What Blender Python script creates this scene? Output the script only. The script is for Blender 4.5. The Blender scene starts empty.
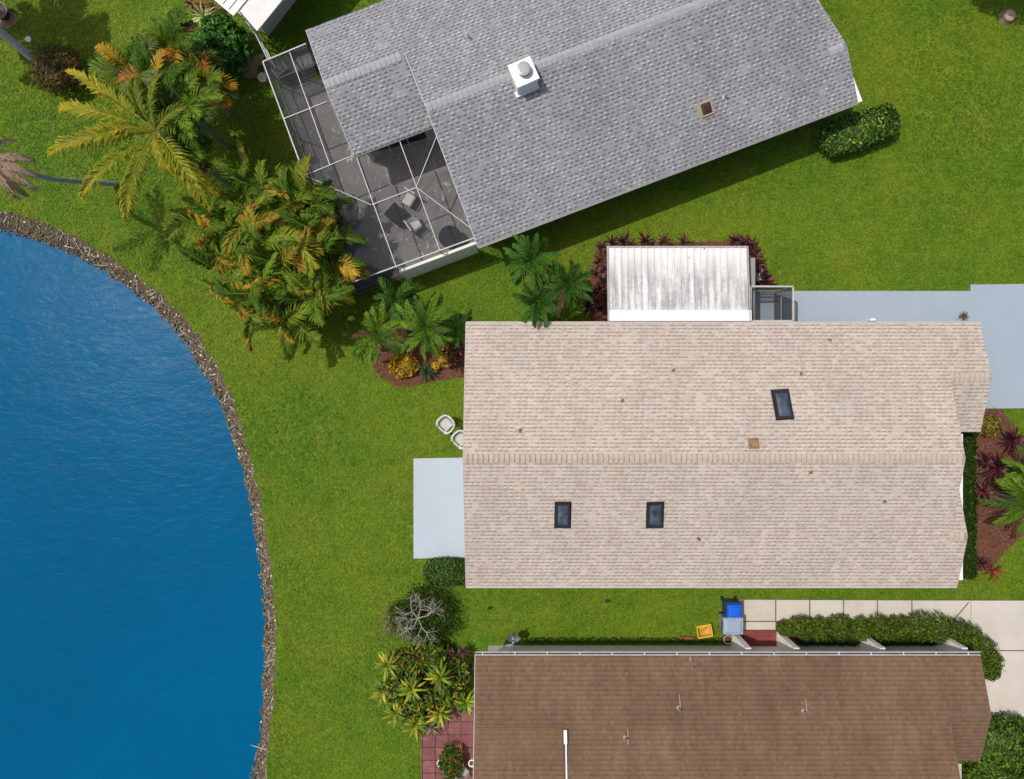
import bpy, math, random
from mathutils import Vector, Matrix, noise
R = math.radians
sc = bpy.context.scene
C = sc.collection
HC = 32.4; FP = 713.0
# ---------------------------------------------------------------- camera
cam = bpy.data.objects.new('camera', bpy.data.cameras.new('camera')); C.objects.link(cam)
cam.location = (0, 0, HC); cam.rotation_euler = (0, 0, 0)
cam.data.sensor_width = 36; cam.data.lens = FP / 1024 * 36
cam.data.clip_end = 3000; sc.camera = cam
# ---------------------------------------------------------------- world, sun, exposure
SX, SY = 0.47, -0.17          # shadow travel per metre of height
w = bpy.data.worlds.new('World'); sc.world = w; w.use_nodes = True
nt = w.node_tree; bg = nt.nodes['Background']
sk = nt.nodes.new('ShaderNodeTexSky'); sk.sky_type = 'NISHITA'; sk.sun_disc = False
EL = math.atan(1 / math.hypot(SX, SY))
sk.sun_elevation = EL; sk.sun_rotation = math.atan2(-SX, -SY)
nt.links.new(sk.outputs[0], bg.inputs[0]); bg.inputs[1].default_value = 0.13; sk.dust_density = 4.0; sk.air_density = .8
sun = bpy.data.objects.new('sun', bpy.data.lights.new('sun', 'SUN')); C.objects.link(sun)
sun.data.energy = 3.55; sun.data.angle = R(0.53); sun.data.color = (1, 0.955, 0.89)
sun.rotation_euler = Vector((-SX, -SY, 1)).to_track_quat('Z', 'Y').to_euler()
sun.location = (-30, 10, 60)
sc.view_settings.view_transform = 'Standard'; sc.view_settings.look = 'None'
sc.view_settings.exposure = -0.15; sc.view_settings.gamma = 1
sc.render.engine = 'CYCLES'
sc.cycles.transparent_max_bounces = 16

def P(px, py, h=0.0):
    """where a sight line through a picture point meets height h"""
    k = (HC - h) / FP
    return Vector(((px - 512) * k, -(py - 389.5) * k, h))
def PX(px, h): return (px - 512) * (HC - h) / FP
def PY(py, h): return -(py - 389.5) * (HC - h) / FP

# ---------------------------------------------------------------- mesh builder
ORG = {}
class MB:
    def __init__(s): s.v = []; s.f = []; s.c = []; s.uv = []; s.hasuv = False
    def face(s, pts, col=(1, 1, 1), uv=None):
        i = len(s.v); s.v += [tuple(p) for p in pts]; s.f.append(tuple(range(i, i + len(pts))))
        s.c.append(col)
        if uv: s.hasuv = True
        s.uv.append(uv or [(0, 0)] * len(pts))
    def box(s, cx, cy, cz, sx, sy, sz, rz=0, col=(1, 1, 1), taper=1.0):
        m = Matrix.Translation((cx, cy, cz)) @ Matrix.Rotation(rz, 4, 'Z')
        q = [m @ Vector((x * sx / 2 * (taper if z > 0 else 1), y * sy / 2 * (taper if z > 0 else 1), z * sz / 2)) for z in (-1, 1) for x, y in ((-1, -1), (1, -1), (1, 1), (-1, 1))]
        for a in ((3, 2, 1, 0), (4, 5, 6, 7), (0, 1, 5, 4), (1, 2, 6, 5), (2, 3, 7, 6), (3, 0, 4, 7)):
            s.face([q[k] for k in a], col)
    def bar(s, a, b, t=0.06, u=None, col=(1, 1, 1)):
        a = Vector(a); b = Vector(b); d = (b - a).normalized(); u = u or t
        up = Vector((0, 0, 1)) if abs(d.z) < .9 else Vector((0, 1, 0))
        x = d.cross(up).normalized() * t / 2; y = x.cross(d).normalized() * u / 2
        p = [a - x - y, a + x - y, a + x + y, a - x + y, b - x - y, b + x - y, b + x + y, b - x + y]
        for q in ((3, 2, 1, 0), (4, 5, 6, 7), (0, 1, 5, 4), (1, 2, 6, 5), (2, 3, 7, 6), (3, 0, 4, 7)):
            s.face([p[k] for k in q], col)
    def tube(s, pts, rad, n=7, col=(1, 1, 1), cap=True):
        pts = [Vector(p) for p in pts]
        if not isinstance(rad, (list, tuple)): rad = [rad] * len(pts)
        rings = []
        for i, p in enumerate(pts):
            d = (pts[min(i + 1, len(pts) - 1)] - pts[max(i - 1, 0)]).normalized()
            up = Vector((0, 0, 1)) if abs(d.z) < .9 else Vector((0, 1, 0))
            x = d.cross(up).normalized(); y = d.cross(x)
            rings.append([p + (x * math.cos(2 * math.pi * k / n) + y * math.sin(2 * math.pi * k / n)) * rad[i] for k in range(n)])
        for i in range(len(rings) - 1):
            for k in range(n):
                s.face([rings[i][k], rings[i + 1][k], rings[i + 1][(k + 1) % n], rings[i][(k + 1) % n]], col)
        if cap: s.face(rings[-1], col); s.face(rings[0][::-1], col)
    def lathe(s, c, prof, n=20, col=(1, 1, 1), sx=1, sy=1):
        c = Vector(c); rings = [[c + Vector((math.cos(2 * math.pi * k / n) * r * sx, math.sin(2 * math.pi * k / n) * r * sy, z)) for k in range(n)] for r, z in prof]
        for i in range(len(rings) - 1):
            for k in range(n):
                s.face([rings[i][k], rings[i][(k + 1) % n], rings[i + 1][(k + 1) % n], rings[i + 1][k]], col)
    def prism(s, pts, z0, z1, col=(1, 1, 1)):
        """pts: list of (x,y) counter-clockwise"""
        n = len(pts)
        s.face([(x, y, z1) for x, y in pts], col, [(x, y) for x, y in pts])
        for i in range(n):
            a, b = pts[i], pts[(i + 1) % n]
            s.face([(a[0], a[1], z0), (b[0], b[1], z0), (b[0], b[1], z1), (a[0], a[1], z1)], col)
    def build(s, name, mat, parent=None, org=None, smooth=False, merge=False):
        o0 = Vector(org) if org is not None else (ORG[parent.name] if parent else Vector((0, 0, 0)))
        me = bpy.data.meshes.new(name)
        me.from_pydata([tuple(Vector(v) - o0) for v in s.v], [], s.f)
        ca = me.color_attributes.new('Col', 'FLOAT_COLOR', 'CORNER')
        dat = []
        for f, c in zip(s.f, s.c): dat += [c[0], c[1], c[2], 1.0] * len(f)
        ca.data.foreach_set('color', dat)
        if s.hasuv:
            ul = me.uv_layers.new(name='UVMap'); d = []
            for q in s.uv:
                for a in q: d += [a[0], a[1]]
            ul.data.foreach_set('uv', d)
        me.materials.append(mat)
        if merge:
            import bmesh
            bm = bmesh.new(); bm.from_mesh(me); bmesh.ops.remove_doubles(bm, verts=bm.verts, dist=1e-4); bm.to_mesh(me); bm.free()
        if smooth: me.polygons.foreach_set('use_smooth', [True] * len(me.polygons))
        o = bpy.data.objects.new(name, me); C.objects.link(o)
        if parent: o.parent = parent; ORG[o.name] = o0
        else: o.location = o0; ORG[o.name] = o0
        return o
def tag(o, label=None, cat=None, group=None, kind=None):
    if label: o['label'] = label
    if cat: o['category'] = cat
    if group: o['group'] = group
    if kind: o['kind'] = kind
    return o
def empty(name, loc, label, cat, group=None):
    o = bpy.data.objects.new(name, None); C.objects.link(o); o.location = loc
    o.empty_display_size = .3
    ORG[o.name] = Vector(loc); return tag(o, label, cat, group)

def bars(name, mat, root, lst):
    for a, b, t, u in lst:
        m = MB(); m.bar(a, b, t, u); m.build(name, mat, root)
# ---------------------------------------------------------------- materials
def newmat(name):
    m = bpy.data.materials.new(name); m.use_nodes = True
    return m, m.node_tree, m.node_tree.nodes['Principled BSDF']
def N(nt, t, **k):
    n = nt.nodes.new(t)
    for a, b in k.items(): setattr(n, a, b)
    return n
def val(nt, x, sock):
    if isinstance(x, (int, float)): sock.default_value = x
    elif isinstance(x, (tuple, list)): sock.default_value = (*x, 1) if len(x) == 3 else x
    else: nt.links.new(x, sock)
def M(nt, op, a, b=0.0, c=None):
    n = N(nt, 'ShaderNodeMath', operation=op); val(nt, a, n.inputs[0]); val(nt, b, n.inputs[1])
    if c is not None: val(nt, c, n.inputs[2])
    return n.outputs[0]
def mix(nt, f, a, b, mode='MIX'):
    n = N(nt, 'ShaderNodeMix', data_type='RGBA', blend_type=mode)
    val(nt, f, n.inputs[0]); val(nt, a, n.inputs[6]); val(nt, b, n.inputs[7]); return n.outputs[2]
def noi(nt, co, scale, detail=3, rough=.55, out='Fac', dist=0):
    n = N(nt, 'ShaderNodeTexNoise'); n.inputs['Scale'].default_value = scale; n.inputs['Detail'].default_value = detail
    n.inputs['Roughness'].default_value = rough; n.inputs['Distortion'].default_value = dist
    if co is not None: nt.links.new(co, n.inputs['Vector'])
    return n.outputs[out]
def ramp(nt, f, lo, hi, a=0.0, b=1.0):
    n = N(nt, 'ShaderNodeMapRange'); val(nt, f, n.inputs[0]); n.inputs[1].default_value = lo; n.inputs[2].default_value = hi
    n.inputs[3].default_value = a; n.inputs[4].default_value = b; return n.outputs[0]
def bump(nt, h, b, strength=.5, dist=.02):
    n = N(nt, 'ShaderNodeBump'); n.inputs['Strength'].default_value = strength; n.inputs['Distance'].default_value = dist
    nt.links.new(h, n.inputs['Height']); nt.links.new(n.outputs[0], b.inputs['Normal'])
def obj_co(nt): return N(nt, 'ShaderNodeTexCoord').outputs['Object']
def vscale(nt, co, v):
    n = N(nt, 'ShaderNodeVectorMath', operation='MULTIPLY'); nt.links.new(co, n.inputs[0]); n.inputs[1].default_value = v; return n.outputs[0]

def plain(name, col, rough=.6, var=.12, scale=3, metal=0, bmp=0, spec=.5, fine=0):
    m, nt, b = newmat(name); co = obj_co(nt)
    f = noi(nt, co, scale, 4, .6)
    c = mix(nt, ramp(nt, f, .3, .7), [x * (1 - var) for x in col], [min(1, x * (1 + var)) for x in col])
    if fine:
        g = noi(nt, co, 60, 2)
        c = mix(nt, 1.0, c, mix(nt, ramp(nt, g, .3, .7), (1 - fine,) * 3, (1 + fine,) * 3), 'MULTIPLY')
    nt.links.new(c, b.inputs['Base Color']); b.inputs['Roughness'].default_value = rough; b.inputs['Metallic'].default_value = metal
    b.inputs['Specular IOR Level'].default_value = spec
    if bmp: bump(nt, noi(nt, co, 40, 3), b, bmp, .01)
    return m
def shingle(name, base, dark, light, row=.19, tab=.33, dashamt=.6, hue=None, patchy=.12, spec=.2, fine=.12, rough=.8, dashrand=.35, darkcell=.25, shift=.35, gapw=.36, spots=0):
    m, nt, b = newmat(name)
    uv = N(nt, 'ShaderNodeUVMap').outputs[0]
    sx = N(nt, 'ShaderNodeSeparateXYZ'); nt.links.new(uv, sx.inputs[0]); U, V = sx.outputs[0], sx.outputs[1]
    wob = M(nt, 'MULTIPLY', M(nt, 'SUBTRACT', noi(nt, uv, 1.7, 2), .5), .03)
    vr = M(nt, 'DIVIDE', M(nt, 'ADD', V, wob), row); ri = M(nt, 'FLOOR', vr); rf = M(nt, 'FRACT', vr)
    wn0 = N(nt, 'ShaderNodeTexWhiteNoise', noise_dimensions='1D'); nt.links.new(ri, wn0.inputs['W'])
    ur = M(nt, 'ADD', M(nt, 'DIVIDE', U, tab), M(nt, 'ADD', M(nt, 'MULTIPLY', ri, .5), M(nt, 'MULTIPLY', wn0.outputs[0], shift)))
    ui = M(nt, 'FLOOR', ur); uf = M(nt, 'FRACT', ur)
    cell = N(nt, 'ShaderNodeCombineXYZ'); nt.links.new(ui, cell.inputs[0]); nt.links.new(ri, cell.inputs[1])
    wn = N(nt, 'ShaderNodeTexWhiteNoise', noise_dimensions='2D'); nt.links.new(cell.outputs[0], wn.inputs['Vector'])
    rnd = wn.outputs[0]
    wc = N(nt, 'ShaderNodeSeparateColor'); nt.links.new(wn.outputs[1], wc.inputs[0])
    c = mix(nt, ramp(nt, rnd, 0, 1), base, light)
    c = mix(nt, ramp(nt, wc.outputs[0], .62, .9, 0, darkcell), c, dark)
    c = mix(nt, .4, c, base)
    if hue: c = mix(nt, ramp(nt, wc.outputs[1], .6, 1, 0, .55), c, hue)
    # printed shadow band along the lower edge of each tab, broken from tab to tab
    dash = M(nt, 'MULTIPLY', ramp(nt, rf, .46, .34), ramp(nt, rf, .0, .06))
    dash = M(nt, 'MULTIPLY', dash, ramp(nt, M(nt, 'ABSOLUTE', M(nt, 'SUBTRACT', uf, .5)), gapw + .06, gapw - .03))
    dash = M(nt, 'MULTIPLY', dash, ramp(nt, wc.outputs[2], dashrand, dashrand + .25, .15, 1))
    c = mix(nt, M(nt, 'MULTIPLY', dash, dashamt), c, dark)
    if spots:
        sp = M(nt, 'MULTIPLY', M(nt, 'MULTIPLY', ramp(nt, rf, .55, .65), ramp(nt, M(nt, 'ABSOLUTE', M(nt, 'SUBTRACT', uf, .3)), .30, .2)), ramp(nt, rnd, .5, .9))
        c = mix(nt, M(nt, 'MULTIPLY', sp, spots), c, (.62, .62, .62) if base[0] < .3 else (.74, .68, .62))
    big = noi(nt, uv, .35, 4, .6); c = mix(nt, 1.0, c, mix(nt, ramp(nt, big, .3, .7), (1 - patchy,) * 3, (1 + patchy,) * 3), 'MULTIPLY')
    st = noi(nt, vscale(nt, uv, (1.2, .12, 1)), 1.5, 3); c = mix(nt, 1.0, c, mix(nt, ramp(nt, st, .3, .7), (1 - patchy * .6,) * 3, (1 + patchy * .6,) * 3), 'MULTIPLY')
    gr = noi(nt, uv, 28, 3, .7); c = mix(nt, 1.0, c, mix(nt, ramp(nt, gr, .3, .7), (1 - fine,) * 3, (1 + fine,) * 3), 'MULTIPLY')
    nt.links.new(c, b.inputs['Base Color']); b.inputs['Roughness'].default_value = rough; b.inputs['Specular IOR Level'].default_value = spec
    h = M(nt, 'ADD', M(nt, 'MULTIPLY', rf, -.6), M(nt, 'ADD', M(nt, 'MULTIPLY', rnd, .4), M(nt, 'MULTIPLY', gr, .35)))
    bump(nt, h, b, .45, .012)
    return m
def leafmat(name, trans=.4, rough=.5, spec=.10):
    m, nt, b = newmat(name)
    a = N(nt, 'ShaderNodeAttribute', attribute_name='Col').outputs['Color']; co = obj_co(nt)
    f = noi(nt, co, 9, 3); c = mix(nt, 1.0, a, mix(nt, ramp(nt, f, .3, .7), (.75, .75, .75), (1.25, 1.25, 1.25)), 'MULTIPLY')
    nt.links.new(c, b.inputs['Base Color']); b.inputs['Roughness'].default_value = rough; b.inputs['Specular IOR Level'].default_value = spec
    t = N(nt, 'ShaderNodeBsdfTranslucent'); nt.links.new(c, t.inputs[0])
    ms = N(nt, 'ShaderNodeMixShader'); ms.inputs[0].default_value = trans
    nt.links.new(b.outputs[0], ms.inputs[1]); nt.links.new(t.outputs[0], ms.inputs[2])
    nt.links.new(ms.outputs[0], nt.nodes['Material Output'].inputs[0]); return m
def colmat(name, rough=.8, bmp=0):
    m, nt, b = newmat(name)
    a = N(nt, 'ShaderNodeAttribute', attribute_name='Col').outputs['Color']; co = obj_co(nt)
    f = noi(nt, co, 14, 3); c = mix(nt, 1.0, a, mix(nt, ramp(nt, f, .3, .7), (.75, .75, .75), (1.2, 1.2, 1.2)), 'MULTIPLY')
    nt.links.new(c, b.inputs['Base Color']); b.inputs['Roughness'].default_value = rough
    if bmp: bump(nt, noi(nt, co, 30, 3), b, bmp, .02)
    return m
def screenmat(name, alpha, col=(.03, .032, .036)):
    m, nt, b = newmat(name)
    b.inputs['Base Color'].default_value = (*col, 1); b.inputs['Roughness'].default_value = .7
    co = obj_co(nt); f = ramp(nt, noi(nt, co, 1.2, 2), .3, .7, alpha - .05, alpha + .05)
    t = N(nt, 'ShaderNodeBsdfTransparent'); ms = N(nt, 'ShaderNodeMixShader'); nt.links.new(f, ms.inputs[0])
    nt.links.new(t.outputs[0], ms.inputs[1]); nt.links.new(b.outputs[0], ms.inputs[2])
    nt.links.new(ms.outputs[0], nt.nodes['Material Output'].inputs[0]); return m

def grassmat():
    m, nt, b = newmat('grass'); co = obj_co(nt)
    big = noi(nt, co, .11, 3, .5); mid = noi(nt, co, .55, 4, .6); sml = noi(nt, co, 2.6, 4, .65, dist=.6); fin = noi(nt, co, 13, 4, .75, dist=.4)
    c = mix(nt, ramp(nt, big, .36, .64), (.072, .148, .006), (.108, .160, .006))
    c = mix(nt, ramp(nt, mid, .50, .75, 0, .7), c, (.135, .150, .010))
    c = mix(nt, ramp(nt, mid, .48, .28, 0, .6), c, (.052, .125, .005))
    v = N(nt, 'ShaderNodeTexVoronoi'); v.inputs['Scale'].default_value = 7.5; nt.links.new(co, v.inputs['Vector'])
    c = mix(nt, 1.0, c, mix(nt, ramp(nt, sml, .3, .7), (.68, .74, .55), (1.32, 1.25, 1.5)), 'MULTIPLY')
    c = mix(nt, 1.0, c, mix(nt, ramp(nt, fin, .3, .7), (.45, .52, .35), (1.55, 1.45, 1.8)), 'MULTIPLY')
    c = mix(nt, ramp(nt, noi(nt, co, 5.5, 3, .7, dist=1.5), .58, .70, 0, .55), c, (.18, .20, .04))
    nt.links.new(c, b.inputs['Base Color']); b.inputs['Roughness'].default_value = .75; b.inputs['Specular IOR Level'].default_value = .15
    h = M(nt, 'ADD', fin, M(nt, 'ADD', M(nt, 'MULTIPLY', sml, 1.2), M(nt, 'MULTIPLY', v.outputs[0], .7)))
    bump(nt, h, b, .8, .045); return m
def watermat():
    m, nt, b = newmat('water'); co = obj_co(nt)
    st = vscale(nt, co, (.8, 1.5, 1))
    big = noi(nt, co, .035, 2); c = mix(nt, ramp(nt, big, .3, .7), (.0005, .072, .160), (.0006, .100, .222))
    c = mix(nt, ramp(nt, noi(nt, co, .6, 4, .6, dist=1.), .4, .75, 0, .2), c, (.0006, .050, .110))
    nt.links.new(c, b.inputs['Base Color']); b.inputs['Roughness'].default_value = .25; b.inputs['IOR'].default_value = 1.33; b.inputs['Specular IOR Level'].default_value = .05
    h = M(nt, 'ADD', noi(nt, st, 2.2, 5, .62, dist=.8), M(nt, 'MULTIPLY', noi(nt, st, .7, 2, .5), 1.2)); bump(nt, h, b, .22, .10); return m
def mulchmat(name='mulch', a=(.080, .029, .014), c2=(.185, .072, .036)):
    m, nt, b = newmat(name); co = obj_co(nt)
    f = noi(nt, co, 18, 4, .8); c = mix(nt, ramp(nt, f, .35, .65), a, c2); g = noi(nt, co, 1.5, 3)
    c = mix(nt, ramp(nt, g, .4, .7, 0, .45), c, (.085, .045, .03)); nt.links.new(c, b.inputs['Base Color']); b.inputs['Roughness'].default_value = .95
    bump(nt, f, b, 1.0, .05); return m
def concretemat(name, col, crackvar=.10, stain=(.8, .78, .72)):
    m, nt, b = newmat(name); co = obj_co(nt)
    f = noi(nt, co, .8, 5, .65); c = mix(nt, ramp(nt, f, .3, .7), [x * (1 - crackvar) for x in col], [x * (1 + crackvar) for x in col])
    s = noi(nt, co, .33, 4, .7); c = mix(nt, ramp(nt, s, .55, .75, 0, .5), c, [x * y for x, y in zip(col, stain)])
    g = noi(nt, co, 35, 3, .7); c = mix(nt, 1.0, c, mix(nt, ramp(nt, g, .3, .7), (.93,) * 3, (1.07,) * 3), 'MULTIPLY')
    nt.links.new(c, b.inputs['Base Color']); b.inputs['Roughness'].default_value = .8; bump(nt, g, b, .2, .01); return m
def pavermat():
    m, nt, b = newmat('red_pavers'); co = obj_co(nt)
    br = N(nt, 'ShaderNodeTexBrick'); nt.links.new(co, br.inputs['Vector']); br.offset = 0; br.inputs['Scale'].default_value = 1
    br.inputs['Brick Width'].default_value = .58; br.inputs['Row Height'].default_value = .58; br.inputs['Mortar Size'].default_value = .022; br.inputs['Mortar Smooth'].default_value = .2
    br.inputs['Color1'].default_value = (.22, .078, .075, 1); br.inputs['Color2'].default_value = (.16, .055, .055, 1); br.inputs['Mortar'].default_value = (.04, .02, .015, 1)
    br2 = N(nt, 'ShaderNodeTexBrick'); nt.links.new(co, br2.inputs['Vector']); br2.offset = 0; br2.inputs['Scale'].default_value = 1
    br2.inputs['Brick Width'].default_value = .29; br2.inputs['Row Height'].default_value = .29; br2.inputs['Mortar Size'].default_value = .009; br2.inputs['Color1'].default_value = (1, 1, 1, 1); br2.inputs['Color2'].default_value = (.85, .85, .85, 1); br2.inputs['Mortar'].default_value = (.55, .5, .5, 1)
    f = noi(nt, co, 2.5, 4, .7); c = mix(nt, 1.0, br.outputs[0], br2.outputs[0], 'MULTIPLY')
    c = mix(nt, ramp(nt, f, .55, .8, 0, .5), c, (.36, .17, .15)); c = mix(nt, ramp(nt, noi(nt, co, 1.1, 3), .5, .75, 0, .4), c, (.14, .06, .05))
    nt.links.new(c, b.inputs['Base Color']); b.inputs['Roughness'].default_value = .85; return m
def brickmat():
    m, nt, b = newmat('red_brick'); co = obj_co(nt)
    br = N(nt, 'ShaderNodeTexBrick'); nt.links.new(co, br.inputs['Vector']); br.inputs['Scale'].default_value = 1
    br.inputs['Brick Width'].default_value = .22; br.inputs['Row Height'].default_value = .11; br.inputs['Mortar Size'].default_value = .008
    br.inputs['Color1'].default_value = (.24, .045, .035, 1); br.inputs['Color2'].default_value = (.17, .03, .025, 1); br.inputs['Mortar'].default_value = (.09, .03, .03, 1)
    nt.links.new(br.outputs[0], b.inputs['Base Color']); b.inputs['Roughness'].default_value = .8; return m
def ribmat():
    """white enamelled awning with long grey runs of mildew between its ribs"""
    m, nt, b = newmat('white_awning'); co = obj_co(nt)
    st = vscale(nt, co, (2.6, .28, 1)); f = noi(nt, st, 1.2, 4, .65); g = noi(nt, co, 6, 4, .7)
    s = N(nt, 'ShaderNodeSeparateXYZ'); nt.links.new(co, s.inputs[0])
    band = M(nt, 'MULTIPLY', ramp(nt, s.outputs[1], -1.45, -.9), ramp(nt, s.outputs[1], 1.3, .2, 0, 1))
    k = M(nt, 'MULTIPLY', ramp(nt, M(nt, 'ADD', M(nt, 'MULTIPLY', f, .8), M(nt, 'MULTIPLY', g, .25)), .40, .60, 0, .85), ramp(nt, band, 0, 1, .15, 1))
    c = mix(nt, k, (.70, .70, .675), (.26, .27, .265))
    c = mix(nt, ramp(nt, noi(nt, vscale(nt, co, (1, .5, 1)), 3, 4, .7), .5, .8, 0, .35), c, (.62, .60, .52))
    k2 = noi(nt, vscale(nt, co, (5, 1.2, 1)), 1.4, 3, .6); c = mix(nt, M(nt, 'MULTIPLY', ramp(nt, k2, .70, .74), ramp(nt, s.outputs[1], .6, 1.1)), c, (.05, .05, .045))
    nt.links.new(c, b.inputs['Base Color']); b.inputs['Roughness'].default_value = .5; return m
def patiomat():
    m, nt, b = newmat('patio_stone'); co = obj_co(nt)
    f = noi(nt, co, 1.1, 5, .7); c = mix(nt, ramp(nt, f, .3, .7), (.135, .132, .130), (.22, .215, .21))
    v = N(nt, 'ShaderNodeTexVoronoi'); v.inputs['Scale'].default_value = 2.6; nt.links.new(vscale(nt, co, (1, .6, 1)), v.inputs['Vector'])
    c = mix(nt, ramp(nt, noi(nt, vscale(nt, co, (1, .5, 1)), 4.2, 2, .5, dist=2.2), .63, .67, 0, .65), c, (.48, .48, .46))
    g = noi(nt, co, 30, 3, .7); c = mix(nt, 1.0, c, mix(nt, ramp(nt, g, .3, .7), (.8,) * 3, (1.2,) * 3), 'MULTIPLY')
    nt.links.new(c, b.inputs['Base Color']); b.inputs['Roughness'].default_value = .8; return m

G = grassmat(); WATER = watermat(); MULCH = mulchmat(); SOIL = mulchmat('bank_soil', (.075, .055, .038), (.17, .135, .10)); SAND = mulchmat('bare_sand', (.28, .19, .09), (.42, .30, .16))
BEIGE = shingle('beige_shingles', (.425, .362, .308), (.19, .145, .112), (.59, .525, .465), row=.157, tab=.225, dashamt=.66, hue=(.41, .325, .26), patchy=.07, fine=.18, dashrand=.10, darkcell=.38, shift=.9, gapw=.40, spots=.35)
JOINT_SHADE = plain('ridge_joint_shade', (.31, .25, .205), .9)  # dark tone that paints the shadow lines between ridge caps
BEIGECAP = plain('beige_cap', (.41, .345, .29), .8, .12, 5, spec=.2, fine=.15)
GRAY = shingle('grey_shingles', (.225, .230, .242), (.055, .058, .068), (.335, .34, .355), row=.158, tab=.245, dashamt=.72, patchy=.10, fine=.28, dashrand=.06, darkcell=.35, shift=.55, spots=.45, gapw=.33, spec=.1, rough=.9)
GRAYCAP = plain('grey_cap', (.29, .295, .305), .55, .12, 5, fine=.15)
BROWN = shingle('brown_shingles', (.134, .080, .047), (.055, .034, .024), (.20, .124, .072), row=.185, tab=.13, dashamt=.34, patchy=.17, fine=.20, hue=(.185, .12, .078), dashrand=.0, darkcell=.2, gapw=.47)
BROWNB = shingle('relaid_brown_shingles', (.145, .085, .047), (.085, .054, .034), (.19, .122, .068), row=.185, tab=.14, dashamt=.28, patchy=.12, fine=.22, dashrand=.0, darkcell=.1, gapw=.47)
WHITE = plain('white_paint', (.74, .74, .72), .5, .06, 2)
WALL = plain('pale_stucco', (.55, .54, .50), .8, .08, 2, bmp=.2)
ALU = plain('white_aluminium', (.70, .71, .72), .4, .05, 2)
DARKMETAL = plain('dark_metal', (.022, .022, .026), .6, .2, 4, spec=.2)
DRIP = plain('drip_edge', (.42, .38, .34), .6, .1, 3)
BLUECON = concretemat('painted_blue_grey_concrete', (.29, .345, .405), .035, (.94, .95, .96))
PALECON = concretemat('pale_slab', (.375, .43, .485), .03, (.97, .97, .98))
CON = concretemat('concrete', (.50, .46, .395), .09)
PAVER = pavermat(); BRICK = brickmat(); AWN = ribmat(); PATIO = patiomat()
LEAF = leafmat('leaf'); LEAFG = leafmat('glossy_leaf', .2, .42, .22); BARK = colmat('bark', .9, .5); STONE = colmat('stone', .9); COLM = colmat('coloured_plastic', .45)
SCR_TOP = screenmat('screen_top', .27); SCR_SIDE = screenmat('screen_side', .66)
def glassmat():
    m, nt, b = newmat('skylight_glass'); co = obj_co(nt)
    f = noi(nt, co, 3, 2); nt.links.new(mix(nt, ramp(nt, f, .3, .7), (.02, .03, .042), (.08, .105, .135)), b.inputs['Base Color'])
    b.inputs['Roughness'].default_value = .15; b.inputs['Specular IOR Level'].default_value = .8; return m
GLASS = glassmat(); BGLASS = plain('bronze_dome', (.045, .022, .013), .2, .3, 4, spec=.8)

# ================================================================ THE SETTING
rng = random.Random(5)
shore_lawn = [(-70, 190), (0, 208), (60, 227), (120, 261), (170, 300), (210, 350), (235, 400), (256, 470), (269, 540), (276, 600), (278, 655), (273, 720), (267, 779), (255, 850)]
shore_wat = [(-70, 210), (0, 228), (50, 243), (100, 266), (150, 302), (190, 347), (215, 388), (240, 452), (256, 522), (264, 582), (266, 640), (264, 700), (257, 760), (252, 785), (238, 850)]
CX, CY = P(-60, 560, 0).x, P(-60, 560, 0).y
def polar(pts, h):
    o = []
    for p in pts:
        q = P(p[0], p[1], h); o.append((math.atan2(q.y - CY, q.x - CX), math.hypot(q.x - CX, q.y - CY)))
    return sorted(o)
PL, PW = polar(shore_lawn, 0), polar(shore_wat, -.4)
def rad(tab, a, default):
    if a <= tab[0][0]:
        t = min(1, (tab[0][0] - a) / .5); return tab[0][1] * (1 - t) + default * t
    if a >= tab[-1][0]:
        t = min(1, (a - tab[-1][0]) / .5); return tab[-1][1] * (1 - t) + default * t
    for i in range(len(tab) - 1):
        if tab[i][0] <= a <= tab[i + 1][0]:
            t = (a - tab[i][0]) / (tab[i + 1][0] - tab[i][0])
            p0 = tab[max(i - 1, 0)][1]; p1 = tab[i][1]; p2 = tab[i + 1][1]; p3 = tab[min(i + 2, len(tab) - 1)][1]
            return .5 * (2 * p1 + (p2 - p0) * t + (2 * p0 - 5 * p1 + 4 * p2 - p3) * t * t + (3 * p1 - p0 - 3 * p2 + p3) * t ** 3)
    return default
NA = 900
lawn = MB(); bank = MB()
def ringpt(a, r, z): return (CX + math.cos(a) * r, CY + math.sin(a) * r, z)
prof = []
for i in range(NA + 1):
    a = -math.pi + 2 * math.pi * i / NA
    n1 = noise.noise(Vector((math.cos(a) * 22, math.sin(a) * 22, 0))); n2 = noise.noise(Vector((math.cos(a) * 60, math.sin(a) * 60, 3)))
    rl = rad(PL, a, 15.8) - .07 + n1 * .12 + n2 * .07; rw = rad(PW, a, 15.0) + .03 + n2 * .16 + n1 * .05
    prof.append((a, rl, rw))
for i in range(NA):
    (a, rl, rw), (b, rl2, rw2) = prof[i], prof[i + 1]
    rs = [(rl, 0), (60, 0), (900, 0)]; rs2 = [(rl2, 0), (60, 0), (900, 0)]
    for k in range(2):
        lawn.face([ringpt(a, rs[k][0], 0), ringpt(a, rs[k + 1][0], 0), ringpt(b, rs2[k + 1][0], 0), ringpt(b, rs2[k][0], 0)])
    q = [(rl + .02, .0), (rl - .06, -.10), (rw, -.4), (rw - 1.5, -.85), (rw - 6, -2.0)]; q2 = [(rl2 + .02, .0), (rl2 - .06, -.10), (rw2, -.4), (rw2 - 1.5, -.85), (rw2 - 6, -2.0)]
    for k in range(4):
        bank.face([ringpt(a, q[k + 1][0], q[k + 1][1] - .003), ringpt(a, q[k][0], q[k][1] - .003), ringpt(b, q2[k][0], q2[k][1] - .003), ringpt(b, q2[k + 1][0], q2[k + 1][1] - .003)])
bank.face([ringpt(p[0], p[2] - 6, -2.003) for p in prof[:-1]])
tag(lawn.build('lawn', G, merge=True), 'green mown lawn round the houses', None, kind='structure')
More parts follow.
